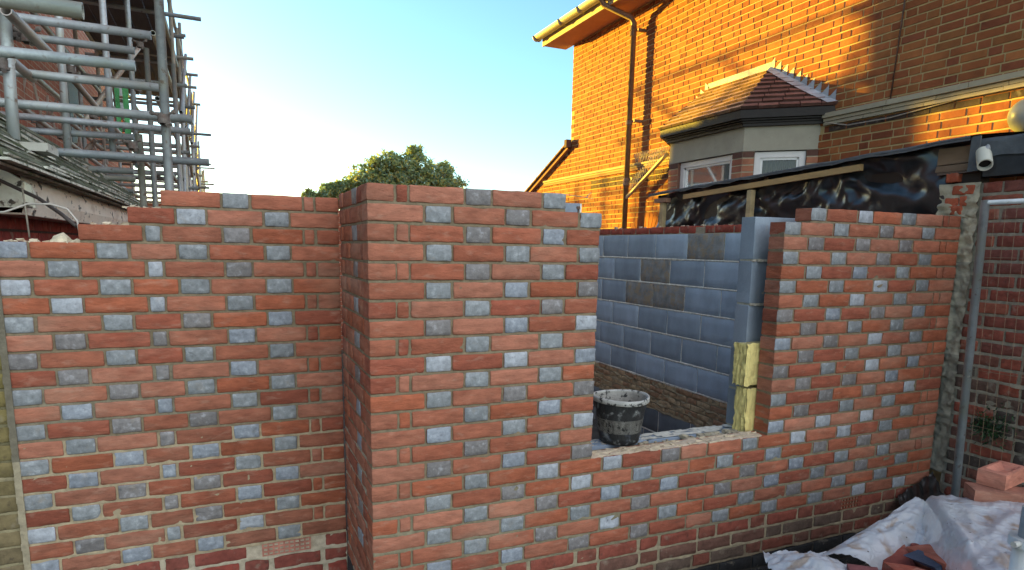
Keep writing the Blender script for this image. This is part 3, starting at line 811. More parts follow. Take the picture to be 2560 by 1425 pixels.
mb.quad((HX, 1.8, .653), (BX+.01, 2.17, .653), (BX+.01, 3.2, .653), (HX, 3.6, .653), 0, (.15, .1, .08))
sub(mb.build('room_back', M_BLACKP))
# bay roof: three tiled slopes meeting the wall
mb = MB()
E = [Vector((HX, 1.60, .992)), Vector((3.645, 2.115, .992)), Vector((3.645, 3.265, .992)), Vector((HX, 3.78, .992))]
R1 = Vector((HX, 2.38, 1.445)); R2 = Vector((HX, 3.20, 1.445))
def tiled(mb, A, B, C, D, n, lit=0):   # A->B eave, D->C top; D above A
    nrm = (B-A).cross(D-A).normalized()
    if nrm.z < 0: nrm = -nrm
    mb.quad(A-nrm*.004, B-nrm*.004, C-nrm*.004, D-nrm*.004, 0, (.12, .05, .04))
    Lu = (B-A).length
    for r in range(n):
        t0, t1 = r/n, (r+1.12)/n
        a0, b0 = A.lerp(D, t0), B.lerp(C, t0); t1 = min(t1, 1.0); a1, b1 = A.lerp(D, t1), B.lerp(C, t1)
        ud = (b0-a0).normalized(); Lr = (b0-a0).length; L1 = (b1-a1).length
        s = -(.13 if r % 2 else .04)
        while s < Lr:
            s0, s1 = max(0, s), min(Lr, s+.158); s += .165
            if s1-s0 < .01: continue
            base = lambda q, a, b: a+ud*q
            sh = (a1-a0).dot(ud)
            l0 = min(max(s0-sh, 0), L1); l1 = min(max(s1-sh, 0), L1)
            p = [a0+ud*s0, a0+ud*s1, a1+ud*l1, a1+ud*l0]
            lift = [nrm*(.026+U(-.003, .004)), nrm*(.026+U(-.003, .004)), nrm*.004, nrm*.004]
            T = [mb.vert(x+y) for x, y in zip(p, lift)]; Bq = [mb.vert(x) for x in p]
            c = vary((.55, .33, .20) if abs(A.x-B.x) < .01 else (.24, .12, .095), .75, 1.2)  # front slope tiles coloured lighter as if sunlit, side slopes darker
            mb.face(T, 0, c)
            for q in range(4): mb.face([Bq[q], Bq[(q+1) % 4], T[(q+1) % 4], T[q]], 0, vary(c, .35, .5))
tiled(mb, E[1], E[2], R2, R1, 9); tiled(mb, E[0], E[1], R1, R1+Vector((0, -.0, 0)), 9); tiled(mb, E[2], E[3], R2+Vector((0, .0, 0)), R2, 10)
sub(mb.build('roof', M_TILE))
mb = MB()   # lead: stepped flashing on the wall and hip rolls
def lead(A, B, n, up, steps=True):
    for i in range(n):
        p, q = A.lerp(B, i/n), A.lerp(B, (i+1.02)/n); c = vary((.38, .40, .43), .85, 1.1)
        zt = max(p.z, q.z)+up
        x = HX-.008-.001*(i % 2)
        if steps: x2 = HX-.020; lo, hi = (p, q) if p.z > q.z else (q, p); mb.quad((x, lo.y, lo.z-.01), (x, hi.y, hi.z-.01), (x, hi.y, hi.z+up+.045), (x, lo.y, lo.z+.012), 0, c)
        else: mb.quad((x, p.y, p.z-.01), (x, q.y, q.z-.01), (x, q.y, q.z+up), (x, p.y, p.z+up), 0, c)
lead(Vector((HX, 3.22, 1.445)), Vector((HX, 2.36, 1.455)), 6, .05, False)
lead(Vector((HX, 2.40, 1.46)), Vector((HX, 1.62, 1.0)), 10, .075)
lead(Vector((HX, 3.20, 1.45)), Vector((HX, 3.80, .99)), 9, .07)
for i in range(9):
    A = R1.lerp(E[0], i/9); B = R1.lerp(E[0], (i+1.03)/9); w = (E[1]-R1).lerp((E[1]-E[0]), (i+.5)/9).normalized()*.085
    nr = Vector((-.3, -.3, .8)).normalized()*.026
    mb.quad(A+nr*.9, B+nr*1.05, B+nr+w, A+nr+w, 0, vary((.46, .50, .55), .85, 1.1))
sub(mb.build('lead_flashing', M_LEAD))
tag(house, 'large orange lit brick house with tiled bay window and long gutter at the right', 'house')

# white globe lamp on the wall at the right edge
g = empty('globe_lamp', (3.98, .035, .615)); mb = MB(); n = 20
rings = []
for j in range(1, 12):
    t = pi*j/12; rings.append([mb.vert((.105*sin(t)*cos(2*pi*k/n), .105*sin(t)*sin(2*pi*k/n), .105*cos(t))) for k in range(n)])
tp = mb.vert((0, 0, .105)); bt = mb.vert((0, 0, -.105))
for j in range(10):
    for k in range(n): mb.face([rings[j][k], rings[j][(k+1) % n], rings[j+1][(k+1) % n], rings[j+1][k]], 0, (.27, .28, .27), True)
for k in range(n): mb.face([tp, rings[0][k], rings[0][(k+1) % n]], 0, (.27, .28, .27), True); mb.face([bt, rings[-1][k], rings[-1][(k+1) % n]], 0, (.27, .28, .27), True)
mb.build('lamp_shade', M_WHITE, g)
mb = MB(); mb.tube([(0, 0, -.1), (0, 0, -.15), (.06, 0, -.18), (.215, 0, -.18)], .014, 8, 0, (.1, .1, .1)); mb.tube([(.20, 0, -.18), (.22, 0, -.18)], .045, 14, 0, (.1, .1, .1)); mb.build('bracket', M_BLACKP, g)
tag(g, 'unlit white globe wall lamp at the right edge above the black flashing', 'wall lamp')

# ------------------------------------------------------------------ side extension wall (old), right
XW = 3.45
ext = empty('side_extension', (XW, -.8, -2.05))
mb = MB(); OF = frame((XW, 0, 0), (0, -1, 0), (-1, 0, 0))
og = .0745
for k in range(0, 31):
    z1 = .185-k*og; z0 = z1-.058; u = .055+U(0, .03) if k > 4 else .075; i = k % 2
    while u < 2.1:
        w = (.215 if i % 2 else .1)*U(.95, 1.04); i += 1
        low = k > 12
        if not low: c = random.choice([(.25, .070, .048), (.21, .062, .045), (.28, .088, .055), (.19, .065, .05)])
        else: c = random.choice([(.14, .07, .055), (.11, .065, .05), (.18, .07, .05), (.08, .06, .05)])
        if low and random.random() < .25: c = (.26, .07, .045)
        brick(mb, OF, u, u+w, z0, z1, .1, c, (8, 4), .0032 if low else .002, 0)
        u += w+U(.012, .018)
    mortar_row(mb, OF, .05, 2.1, z0, z1, og-.058, .1, (.27, .235, .18) if k < 22 else (.26, .23, .18), .8 if k > 10 else .35)
mb.box((XW+.105, -2.1, -2.05), (XW+.2, -.03, .19), 1, (.3, .26, .2))
adopt(mb.build('old_wall', [M_OLD, M_MORT]), ext)
# ragged broken end with mortar, between the new wall and the old one
mb = MB(); nu, nv = 10, 130; ids = []
for j in range(nv+1):
    z = .19-1.72*j/nv; row = []
    for i in range(nu+1):
        y = .16-.225*i/nu if z > .0 else .02-.09*i/nu
        if i == nu: y += .012*nz(z*12, 3, 1)+.006*nz(z*50, 1, 1)
        x = XW-.008-.014*nz(y*22, z*14, 2)-.030*max(0, nz(y*9, z*38, 7)-.05)-.009*nz(y*60, z*80, 7)+.02*max(0, abs(nz(y*10, z*20, 17))-.4)
        row.append(mb.vert((x, y, z)))
    ids.append(row)
for j in range(nv):
    z = .19-1.72*j/nv
    for i in range(nu):
        c = (.46, .40, .29) if z > -.25 else ((.34, .31, .24) if z > -.8 else (.24, .22, .175))
        mb.face([ids[j][i], ids[j][i+1], ids[j+1][i+1], ids[j+1][i]], 0, c, True)
EF = frame((XW-.016, 0, 0), (0, -1, 0), (-1, 0, 0))
for a, b, z0 in ((-.085, .035, .125), (-.12, -.045, .058), (-.035, .005, .062), (-.13, -.06, .20), (-.10, -.02, .012)):
    brick(mb, EF, a, b, z0, z0+.052, .1, random.choice([(.42, .10, .05), (.34, .06, .04)]), (8, 4), .003, 1)
adopt(mb.build('broken_edge', [M_TILEM, M_OLD]), ext)
mb = MB()  # rotten lintel boards above the broken edge
mb.box((XW-.012, -.045, .262), (XW+.1, .20, .30), 0, (.17, .11, .07), jit=.002); mb.box((XW-.004, -.045, .306), (XW+.1, .20, .40), 0, (.20, .13, .08), jit=.002)
mb.box((XW-.02, -.03, .245), (XW+.1, .19, .262), 0, (.12, .08, .06), jit=.006); mb.box((XW+.02, -.045, .18), (XW+.1, .17, .262), 0, (.05, .04, .035))
adopt(mb.build('lintel', M_WOOD), ext)
mb = MB(); mb.box((XW-.02, -2.1, .215), (XW+.1, -.075, .335), 0, (.035, .038, .042)); adopt(mb.build('fascia', M_FELT), ext)
mb = MB(); nu, nv = 60, 8; ids = []   # lead dressed over the fascia
for j in range(nv+1):
    t = j/nv; row = []
    for i in range(nu+1):
        y = .0-2.1*i/nu
        if t < .5: x = XW+.55*(1-t*2)-.02; z = .42+.06*(1-t*2)
        else: x = XW-.03; z = .42-(t-.5)*2*(.095+.025*nz(y*6, 0, 2))
        row.append(mb.vert((x-.008*nz(y*8, t*4, 3), y, z+.006*nz(y*9, t*3, 8))))
    ids.append(row)
for j in range(nv):
    for i in range(nu): mb.face([ids[j][i], ids[j][i+1], ids[j+1][i+1], ids[j+1][i]], 0, (.10, .11, .12), True)
mb.box((XW-.04, -.055, .25), (XW-.028, -.002, .44), 0, (.11, .12, .13), jit=.003)
adopt(mb.build('lead_apron', M_FELT), ext)
tag(ext, 'old dark red brick side wall with black fascia and broken mortared edge', 'wall')

# polythene screen wall + tarp roof
scr = empty('sheeted_screen', (XW, 1.5, -.1))
mb = MB(); nu, nv = 170, 26; ids = []
def wr(y, z):
    r = 0
    for (fy, fz, a, q) in ((1.5, 2.4, .034, 1.2), (3.6, 4.4, .024, -1.1), (8.0, 7.0, .011, .9), (17, 12, .004, -.5)):
        v = nz(y*fy+z*fz*q+3+.6*nz(y*2, z*3, a), z*fz+y*.3, a*99); r += a*(1-abs(v)*2.6)
    return r
for j in range(nv+1):
    row = []
    for i in range(nu+1):
        y = .10+2.88*i/nu; zt = .425-.038*y; z = -.10+(zt+.10)*j/nv
        row.append(mb.vert((XW+.050-max(-.02, min(.056, wr(y, z))), y, z)))
    ids.append(row)
for j in range(nv):
    for i in range(nu): mb.face([ids[j][i], ids[j][i+1], ids[j+1][i+1], ids[j+1][i]], 0, (.014, .015, .017), True)
mb.box((XW+.04, .1, -.1), (XW+.05, 2.98, .30), 0, (.01, .01, .01)); mb.box((XW+.04, 2.97, -.1), (XW+.6, 2.985, .28), 0, (.014, .012, .012))
adopt(mb.build('black_sheet', M_SHEET), scr)
mb = MB()
def bar(A, B, w, h, c):
    A, B = Vector(A), Vector(B); d = (B-A).normalized(); up = Vector((1, 0, 0)); s = d.cross(up).normalized()
    F = lambda a, b, cc: A+d*a+up*b+s*cc
    mb.box((0, -w/2, -h/2), ((B-A).length, w/2, h/2), 0, c, F)
bar((XW-.03, 2.52, .268), (XW-.03, .69, .345), .03, .042, (.46, .29, .13)); adopt(mb.build('batten', M_WOOD), scr)
for (y, z0, z1, w) in ((2.83, -.09, .235, .05), (1.675, -.09, .268, .047)):
    mb = MB(); mb.box((XW-.055, y-w/2, z0), (XW-.012, y+w/2, z1), 0, (.44, .33, .18)); adopt(mb.build('post', M_WOOD), scr)
mb = MB(); mb.box((XW-.07, 2.74, .232), (XW-.015, 2.93, .272), 0, (.30, .16, .10)); adopt(mb.build('noggin', M_WOOD), scr)
mb = MB(); nu, nv = 120, 10; ids = []   # felt roof sheet with drooping ragged edge
for lay_ in (0, 1):
    ids = []
    for j in range(nv+1):
        t = j/nv; row = []
        for i in range(nu+1):
            y = -.01+3.05*i/nu; zt = .448-.0385*y
            if t < .75: x = HX-.02-(HX-XW+.04)*(t/.75); z = zt+.10*(1-t/.75)
            else: x = XW-.06-.010*nz(y*5, 1, 1); z = zt-(t-.75)*4*(.020+.010*nz(y*7, 2, 1))
            row.append(mb.vert((x, y, z+.006*nz(y*4, t*3, 5)-lay_*.01)))
        ids.append(row)
    for j in range(nv):
        for i in range(nu): mb.face([ids[j][i], ids[j][i+1], ids[j+1][i+1], ids[j+1][i]], 0, (.11, .11, .115), True)
adopt(mb.build('felt_roof', M_FELT), scr)
tag(scr, 'temporary timber screen sheeted in crumpled black polythene under a felt roof', 'screen')

# security camera tube
cam2 = empty('security_camera', (3.40, -.09, .32))
mb = MB(); d = Vector((-.62, -.50, -.62)).normalized()
mb.tube([-d*.05, d*.085], .037, 22, 0, (.62, .60, .52), hollow=True); mb.build('housing', M_WHITE, cam2)
mb = MB(); mb.tube([d*.045, d*.056], .0303, 20, 0, (.006, .004, .004)); mb.build('lens', M_BLACKP, cam2)
mb = MB(); mb.tube([(.01, 0, .03), (.03, 0, .06), (.06, 0, .065)], .016, 8, 0, (.4, .4, .4)); mb.build('bracket', M_WHITE, cam2)
tag(cam2, 'white tubular security camera mounted on the black fascia at right', 'camera')

# ------------------------------------------------------------------ temporary fence panel leaning on the old wall
fp = empty('fence_panel', (3.2, -.5, -1.9))
def ftube(name, pts, r, col=(.42, .46, .50), n=12):
    mb = MB(); mb.tube(pts, r, n, 0, col); return adopt(mb.build(name, M_GALV), fp)
A = Vector((3.06, -.33, .055)); Bq = Vector((2.97, -.44, -1.95)); dirp = Vector((.06, -1, .0)).normalized()
ftube('post', [A, Bq], .0195); ftube('post', [A+dirp*1.9, Bq+dirp*1.9], .0195)
ftube('rail', [A+Vector((0, 0, -.012)), A+dirp*1.9+Vector((0, 0, -.012))], .0125)
ftube('rail', [Bq+Vector((0, 0, .15)), Bq+dirp*1.9+Vector((0, 0, .15))], .0125)
mb = MB()
for i in range(1, 40):
    a = A+dirp*(.048*i); b = Bq+dirp*(.048*i)+Vector((0, 0, .15)); mb.tube([a, b], .0009, 4, 0, (.30, .20, .13), caps=False)
for i in range(1, 7):
    t = i/7; a = A.lerp(Bq, t); mb.tube([a, a+dirp*1.9], .0009, 4, 0, (.30, .22, .15), caps=False)
o = adopt(mb.build('wire_mesh', M_GALV), fp)
tag(fp, 'galvanised temporary fence panel leaning against the old wall', 'fence panel')

# ------------------------------------------------------------------ neighbour's outhouse with mossy roof (left)
nb = empty('outhouse', (-1.6, 3, -2.05))
mb = MB()
NF = frame((-1.46, 0, 0), (0, -1, 0), (1, 0, 0))
for k in range(-8, 2):
    z0 = k*.075-.03; u = -5.6
    i = k % 2
    while u < -.78:
        w = .215 if i % 2 else .1025; i += 1
        if min(u+w, -.78)-u > .02: simple_brick(mb, NF, u, min(u+w, -.78), z0, z0+.064, random.choice([(.33, .06, .045), (.28, .05, .04), (.36, .07, .05)])); u += w+.008
mb.box((-3, .76, -2.05), (-1.461, 5.6, .08), 1, (.08, .05, .04))
adopt(mb.build('wall', [M_OLD, M_MORT]), nb)
mb = MB(); n = 50
ids = []
for j in range(4):
    ids.append([mb.vert((-1.30-(.018 if j in (0, 3) else 0), 1.16+4.5*i/n, -.115+(.195)*j/3+.004*nz(i*.7, j, 2))) for i in range(n+1)])
for j in range(3):
    for i in range(n): mb.face([ids[j][i], ids[j][i+1], ids[j+1][i+1], ids[j+1][i]], 0, (.88, .80, .68))
mb.box((-1.46, 1.16, -.118), (-1.318, 5.65, -.11), 0, (.4, .33, .27))
adopt(mb.build('fascia', M_PAINT), nb)
mb = MB()   # splayed corner board and gable bargeboard
q = [(-1.262, 1.155, -.088), (-1.262, 1.155, -.03), (-1.275, 1.17, .012), (-1.40, 1.23, .10), (-1.62, 1.26, .24), (-1.62, 1.26, -.085)]
A = [mb.vert(p) for p in q]; B = [mb.vert((p[0], p[1]+.03, p[2])) for p in q]
mb.face(A[::-1], 0, (.82, .82, .70)); mb.face(B, 0, (.6, .58, .48))
for i in range(len(q)): mb.face([A[i], A[(i+1) % 6], B[(i+1) % 6], B[i]], 0, (.66, .62, .52))
adopt(mb.build('bargeboard', M_PAINT), nb)
mb = MB()   # courses of small tiles, seen from below the eave
def ny(y): return y
for r in range(9):
    x0 = -1.225-r*.043; z0 = .080+r*.042; x1 = x0-.095; z1 = z0+.080
    y = .60+U(0, .03); yend = 6.35-r*.12
    lip = U(.014, .022)
    while y < yend:
        w = U(.14, .19); b = min(y+w, yend)
        dz = U(-.006, .008); c = vary([(.12, .13, .09), (.15, .155, .12), (.09, .105, .065), (.12, .125, .09)][r % 4], .85, 1.15)
        ex = x0+U(-.007, .007)+.012*nz(y*1.5, r, 4)
        T = [(ex, y, z0+lip+dz), (ex, b-.004, z0+lip+dz+U(-.003, .003)), (x1, b-.004, z1+.012), (x1, y, z1+.012)]
        Bm = [(ex+.002, y, z0-.004), (ex+.002, b-.004, z0-.004), (x1, b-.004, z1), (x1, y, z1)]
        tv = [mb.vert(p) for p in T]; bv = [mb.vert(p) for p in Bm]; mb.face(tv, 0, c); mb.face(bv[::-1], 0, c)
        ec = vary((.09, .10, .07), .7, 1.3)
        for i in range(4): mb.face([bv[i], bv[(i+1) % 4], tv[(i+1) % 4], tv[i]], 0, ec if i == 0 else c)
        y += w
for r in (0, 1, 2, 3, 5, 7):
    y = .62
    while y < 6.2-r*.12:
        L = U(.25, .7); x0 = -1.222-r*.043+.012*nz(y*1.5, r, 4); z0 = .088+r*.042+U(-.003, .003)
        if random.random() < .8: mb.box((x0-.004, y, z0), (x0+.010, y+L, z0+U(.007, .013)), 0, vary((.60, .61, .53), .6, 1.1), jit=.003)
        y += L+U(0, .08)
mb.box((-2.6, .66, .0), (-1.55, 5.3, .40), 0, (.06, .055, .045), F=lambda x, y, z: (x, y, z+(.02 if x > -2 else -.3)))
# a pale slipping batten and undercloak at the eave
for (y0, y1, dx, dz, c) in ((.62, 2.3, .022, .066, (.60, .60, .52)), (2.1, 4.1, .012, .068, (.55, .52, .44)), (4.0, 6.2, .015, .066, (.58, .58, .50)), (.62, 5.9, -.01, .050, (.20, .16, .13))):
    mb.box((-1.30, y0, dz), (-1.232+dx, y1, dz+.013), 0, c, jit=.004)
adopt(mb.build('roof', M_SLATE), nb)
tag(nb, 'low outhouse with mossy tiled roof and peeling white eaves boards at left', 'outhouse')
# wire and cable hanging under the eave
mb = MB()
mb.tube([(-1.50, .85, -.10), (-1.40, .84, -.125), (-1.30, .84, -.120), (-1.22, .84, -.085), (-1.14, .83, -.082), (-1.08, .82, -.10), (-1.045, .80, -.15), (-1.04, .79, -.20)], .0045, 6, 0, (.45, .42, .38))
mb.tube([(-1.232, .84, -.02), (-1.228, .84, -.10), (-1.222, .83, -.22)], .0035, 6, 0, (.30, .27, .22))
tag(mb.build('hanging_wire', M_BLACKP), 'pale looping wire hanging under the outhouse eave above the wall top', 'wire')
mb = MB(); mb.tube([(-1.72, 1.10, .12), (-1.50, 1.10, .085), (-1.36, 1.08, .02), (-1.22, 1.02, -.05), (-1.12, .92, -.12), (-1.06, .86, -.17)], .008, 6, 0, (.06, .05, .045))
tag(mb.build('power_cable', M_BLACKP), 'dark cable running diagonally down across the white eaves board', 'cable')

# ------------------------------------------------------------------ scaffold
sf = empty('scaffold', (-1.5, 5, -2.05))
GC = [(.42, .47, .50), (.46, .51, .52), (.36, .42, .45), (.46, .48, .43), (.30, .33, .34)]
def sc_t(name, A, B, r=.0242, col=None, hollow=True, n=12):
    mb = MB(); A, B = Vector(A), Vector(B); c = col or random.choice(GC)
    mb.tube([A, A.lerp(B, .5), B], r, n, 0, c, hollow=hollow)
    return adopt(mb.build(name, M_GALV), sf)
tips = [(-.84, -.02, .45), (-.82, 2.02, .94), (-.98, 2.78, 1.03), (-.83, 1.19, .58), (-.77, 2.18, .69), (-.63, 1.97, .49), (-.70, 3.47, .64), (-.56, 2.46, .30), (-.63, 6.64, 2.41), (-.89, 8.92, 2.81), (-.80, 8.82, 2.47), (-.79, 10.39, 2.59), (-1.10, 3.52, .57), (-1.05, 3.02, .37), (-1.14, 3.72, .33), (-1.23, 4.65, .34), (-1.38, 5.81, .31), (-1.01, 6.81, .60), (-.85, 11.34, 1.53), (-.90, 12.42, 1.26)]
for x, y, z in tips: sc_t('transom', (x, y, z), (-2.28, y+U(-.03, .03), z+U(-.02, .02)))
for s in [(-1.40, 1.58, .85, -1.39, 1.47, .24), (-1.53, 3.66, 2.6, -1.53, 3.45, .30), (-1.27, 3.79, 2.6, -1.26, 3.62, .40), (-1.26, 5.42, 3.4, -1.26, 5.19, .5), (-1.04, 3.27, .56, -1.04, 3.19, -2.04), (-.75, 1.80, 1.5, -.77, 1.62, -2.04), (-1.08, 4.8, 1.55, -1.09, 4.55, -2.04), (-.95, 6.45, 1.82, -.96, 6.2, -2.04)]:
    sc_t('standard', s[:3], s[3:], r=.0242 if s[0] > -1.39 else .026)
for s in [(-1.34, 1.34, .79, -1.27, 1.74, .72), (-1.45, 1.81, .68, -1.46, 2.27, .69), (-1.6, 3.84, 1.12, -1.27, 4.94, .65), (-2.11, 4.59, .95, -1.81, 7.17, .64), (-2.31, 6.44, 1.49, -2.06, 6.29, 1.27), (-1.86, 6.15, 1.02, -1.24, 6.03, 1.87), (-1.31, 8.07, .68, -1.37, 5.89, .77), (-2.04, 6.25, 1.1, -1.84, 7.23, .89), (-1.82, 6.67, .93, -2.04, 6.73, .69)]:
    sc_t('brace', s[:3], s[3:], col=(.48, .44, .40))
mb = MB()
for s in [(-2.49, 6.52, 1.52, -2.48, 6.46, 1.2), (-2.4, 6.49, 1.53, -2.46, 6.45, 1.2), (-2.33, 6.45, 1.49, -2.25, 6.33, 1.04), (-2.31, 6.98, 1.43, -2.33, 6.94, 1.15), (-2.29, 7.53, 1.47, -2.28, 7.45, 1.02), (-2.2, 7.49, 1.43, -2.25, 7.43, 1.0), (-2.14, 7.45, 1.4, -2.07, 7.33, .86), (-2.05, 7.4, 1.32, -2.12, 7.35, .85), (-2.01, 7.38, 1.3, -1.91, 7.26, .86), (-1.89, 7.32, 1.25, -1.97, 7.28, .83), (-1.85, 7.29, 1.23, -1.79, 7.18, .71), (-1.8, 7.25, 1.11, -1.84, 7.19, .66), (-2.47, 7.63, 1.56, -2.36, 7.5, 1.1), (-2.34, 7.56, 1.49, -2.46, 7.55, 1.14)]:
    mb = MB(); mb.tube([s[:3], s[3:]], .014, 8, 0, (.70, .62, .58)); adopt(mb.build('lattice_tube', M_GALV), sf)
ys = [7.4, 8.9, 10.4, 11.9, 13.4, 14.9, 16.4]
tops = [3.2, 2.9, 3.4, 2.6, 2.2, 2.3, 1.9]
for y, t in zip(ys, tops):
    sc_t('standard', (-1.0+U(-.03, .03), y, t), (-1.0, y, -2.04)); 
    if y < 14: sc_t('standard', (-2.05, y, t+.3), (-2.05, y, -2.04))
for z in (.55, 1.15, 1.75, 2.35, 2.95):
    sc_t('ledger', (-1.03, 3.0 if z > 2 else 5.0, z), (-1.03, 16.8-(z*.6), z)); 
    sc_t('ledger', (-2.02, 3.0 if z > 2 else 5.0, z+.1), (-2.02, 13.6, z+.1))
for y, t in zip(ys, tops):
    for z in (.6, .95, 1.2, 1.8, 2.4):
        if z < t-.1: sc_t('transom', (-.92+U(-.10, .12), y+.06, z), (-2.2 if y < 13.5 else -1.7, y+.06, z))
for y, t in ((9.7, 2.3), (11.1, 2.6), (12.7, 1.9), (14.2, 1.8), (15.6, 2.0), (17.6, 1.7), (19.4, 1.9)): sc_t('standard', (-1.02+U(-.04, .04), y, t), (-1.02, y, -2.04), r=.02)
for y, z, x in ((9.2, 1.45, -.62), (11.2, .78, -.72), (13.0, 1.4, -.70), (14.4, 1.1, -.68), (16.0, 1.62, -.66), (12.2, .42, -.75)): sc_t('transom', (x, y, z), (-1.9, y, z), r=.02)
for i in range(5): sc_t('brace', (-.97, ys[i], .3+(i % 2)*1.2), (-.97, ys[i+1], 1.5-(i % 2)*1.2+.6), col=(.42, .42, .40))
for i in range(4): sc_t('brace', (-.96, ys[i]+.3, 1.5), (-.96, ys[i+2], 2.9), col=(.30, .25, .22))
for (x, y, z) in [(-1.39, 1.69, .78), (-1.33, 1.66, .76), (-1.54, 3.69, 1.07), (-1.5, 3.67, 1.05), (-1.47, 4.29, .83), (-1.42, 4.6, .85), (-1.15, 5.07, 1.64), (-1.19, 5.01, 1.22), (-1.07, 3.15, .46), (-1.06, 3.14, .37), (-1.42, 1.51, .59), (-1.73, 4.37, .65), (-1.22, 6.9, .58), (-2.15, 5.71, .91), (-.76, 1.69, .43)]:
    mb = MB(); c = (.13, .115, .10)
    mb.tube([(x-.022, y, z), (x+.022, y, z)], .031, 10, 0, c); mb.tube([(x, y-.012, z-.024), (x, y-.012, z+.024)], .031, 10, 0, c)
    for sx, sz in ((1, 1), (-1, .6), (.4, -1)):
        mb.tube([(x+.024*sx, y-.02, z+.026*sz), (x+.05*sx, y-.045, z+.036*sz)], .006, 6, 0, c); mb.tube([(x+.046*sx, y-.042, z+.034*sz), (x+.058*sx, y-.052, z+.038*sz)], .012, 6, 0, c)
    mb.box((x-.040, y-.030, z+.020), (x-.004, y-.022, z+.030), 0, c, jit=.004); mb.box((x+.006, y-.032, z-.030), (x+.040, y-.024, z-.018), 0, c, jit=.004)
    adopt(mb.build('coupler', M_DARKSTEEL), sf)
mb = MB()
for i in range(5):
    x = -2.02+i*.2
    for (y0, y1) in ((3.0, 5.9), (5.92, 8.8), (8.82, 11.9)): mb.box((x, y0, 2.46+U(0, .01)), (x+.19, y1, 2.50), 0, vary((.11, .11, .12), .75, 1.1))
adopt(mb.build('board_deck', M_WOOD), sf)
mb = MB(); mb.box((-1.47, 1.38, .19), (-1.24, 1.60, .225), 0, (.5, .5, .44), jit=.003); adopt(mb.build('sole_board', M_PAINT), sf)
tag(sf, 'galvanised tube scaffold with overhanging ends and clipped couplers at upper left', 'scaffold')
mb = MB()
n = 14
for (y0, x0, w) in ((6.6, -1.56, .05), (6.55, -1.47, .06)):
    pr = None
    for i in range(n+1):
        t = i/n; z = 1.52-.56*t; a = (x0-w/2+.012*nz(t*6, x0, 1), y0+.02*nz(t*4, 1, 1), z); b = (x0+w/2+.012*nz(t*5, x0, 7), y0, z)
        if pr: mb.quad(pr[0], pr[1], b, a, 0, (.10, .42, .16))
        pr = (a, b)
tag(mb.build('debris_net', M_GREEN), 'bright green strips of torn debris netting hanging inside the scaffold', 'netting')

# scaffolded house behind
def brick_shader(name, c1, c2, mo, scale=1):
    m = bpy.data.materials.new(name); m.use_nodes = True; n = m.node_tree; N = n.nodes; L = n.links; b = N['Principled BSDF']; b.inputs['Roughness'].default_value = .9
    geo = N.new('ShaderNodeNewGeometry'); sp = N.new('ShaderNodeSeparateXYZ'); cb = N.new('ShaderNodeCombineXYZ'); L.new(geo.outputs['Position'], sp.inputs[0])
    ad = N.new('ShaderNodeMath'); L.new(sp.outputs[0], ad.inputs[0]); L.new(sp.outputs[1], ad.inputs[1]); L.new(ad.outputs[0], cb.inputs[0]); L.new(sp.outputs[2], cb.inputs[1])
    t = N.new('ShaderNodeTexBrick'); t.inputs['Scale'].default_value = 1; t.inputs['Brick Width'].default_value = .225; t.inputs['Row Height'].default_value = .075; t.inputs['Mortar Size'].default_value = .006
    t.inputs['Color1'].default_value = (*c1, 1); t.inputs['Color2'].default_value = (*c2, 1); t.inputs['Mortar'].default_value = (*mo, 1); t.inputs['Bias'].default_value = 0
    L.new(cb.outputs[0], t.inputs['Vector']); L.new(t.outputs['Color'], b.inputs['Base Color'])
    bp = N.new('ShaderNodeBump'); bp.inputs['Strength'].default_value = .5; bp.inputs['Distance'].default_value = .01; bp.invert = True; L.new(t.outputs['Fac'], bp.inputs['Height']); L.new(bp.outputs[0], b.inputs['Normal'])
    return m
M_FARB = brick_shader('terrace_brick', (.36, .13, .075), (.30, .10, .06), (.40, .33, .25))
th = empty('terraced_house', (-5, 7, -2.05))
mb = MB(); mb.box((-9, 1.0, -2.05), (-2.42, 12.4, 6.2), 0); adopt(mb.build('wall', M_FARB), th)
mb = MB(); mb.box((-9.3, .7, 6.2), (-2.1, 12.7, 6.35), 0, (.3, .3, .3)); mb.quad((-9.3, .7, 6.35), (-2.1, .7, 6.35), (-5.7, 4, 8.5), (-5.7, 4, 8.5), 0, (.1, .1, .1))
for a, b, c, d in (((-2.1, .7, 6.35), (-2.1, 12.7, 6.35), (-5.7, 9.5, 8.5), (-5.7, 4, 8.5)), ((-9.3, 12.7, 6.35), (-2.1, 12.7, 6.35), (-5.7, 9.5, 8.5), (-5.7, 9.5, 8.5)), ((-9.3, .7, 6.35), (-9.3, 12.7, 6.35), (-5.7, 9.5, 8.5), (-5.7, 4, 8.5))): mb.quad(a, b, c, d, 0, (.09, .09, .10))
adopt(mb.build('roof', M_SLATE), th)
for (y0, z0, y1, z1) in ((4.4, .9, 5.3, 2.3), (8.6, .9, 9.6, 2.3)):
    mb = MB(); mb.box((-2.44, y0, z0), (-2.40, y1, z1), 0, (.62, .58, .52)); w = adopt(mb.build('window', M_WHITE), th)
    mb = MB(); mb.box((-2.41, y0+.07, z0+.07), (-2.392, y1-.07, z1-.07), 0, (.04, .045, .05)); g2 = adopt(mb.build('pane', M_BLACKP), th); 
tag(th, 'red brick terraced house standing behind the scaffold', 'house')
mb = MB(); mb.box((-2.6, 12.4, -2.05), (-2.42, 14.45, 1.93), 0); mb.box((-2.6, 14.45, -2.05), (-2.42, 15.65, 2.42), 0); tag(mb.build('shadow_wall', M_FARB), 'tall red brick wall added beyond the scaffolded house, casting shade on the bay', 'wall')  # added blocker, heights set to shade the bay front and screen
mb = MB(); nu, nv = 30, 40  # sheet extent shaped to shade the house, leaving a sunlit gap below
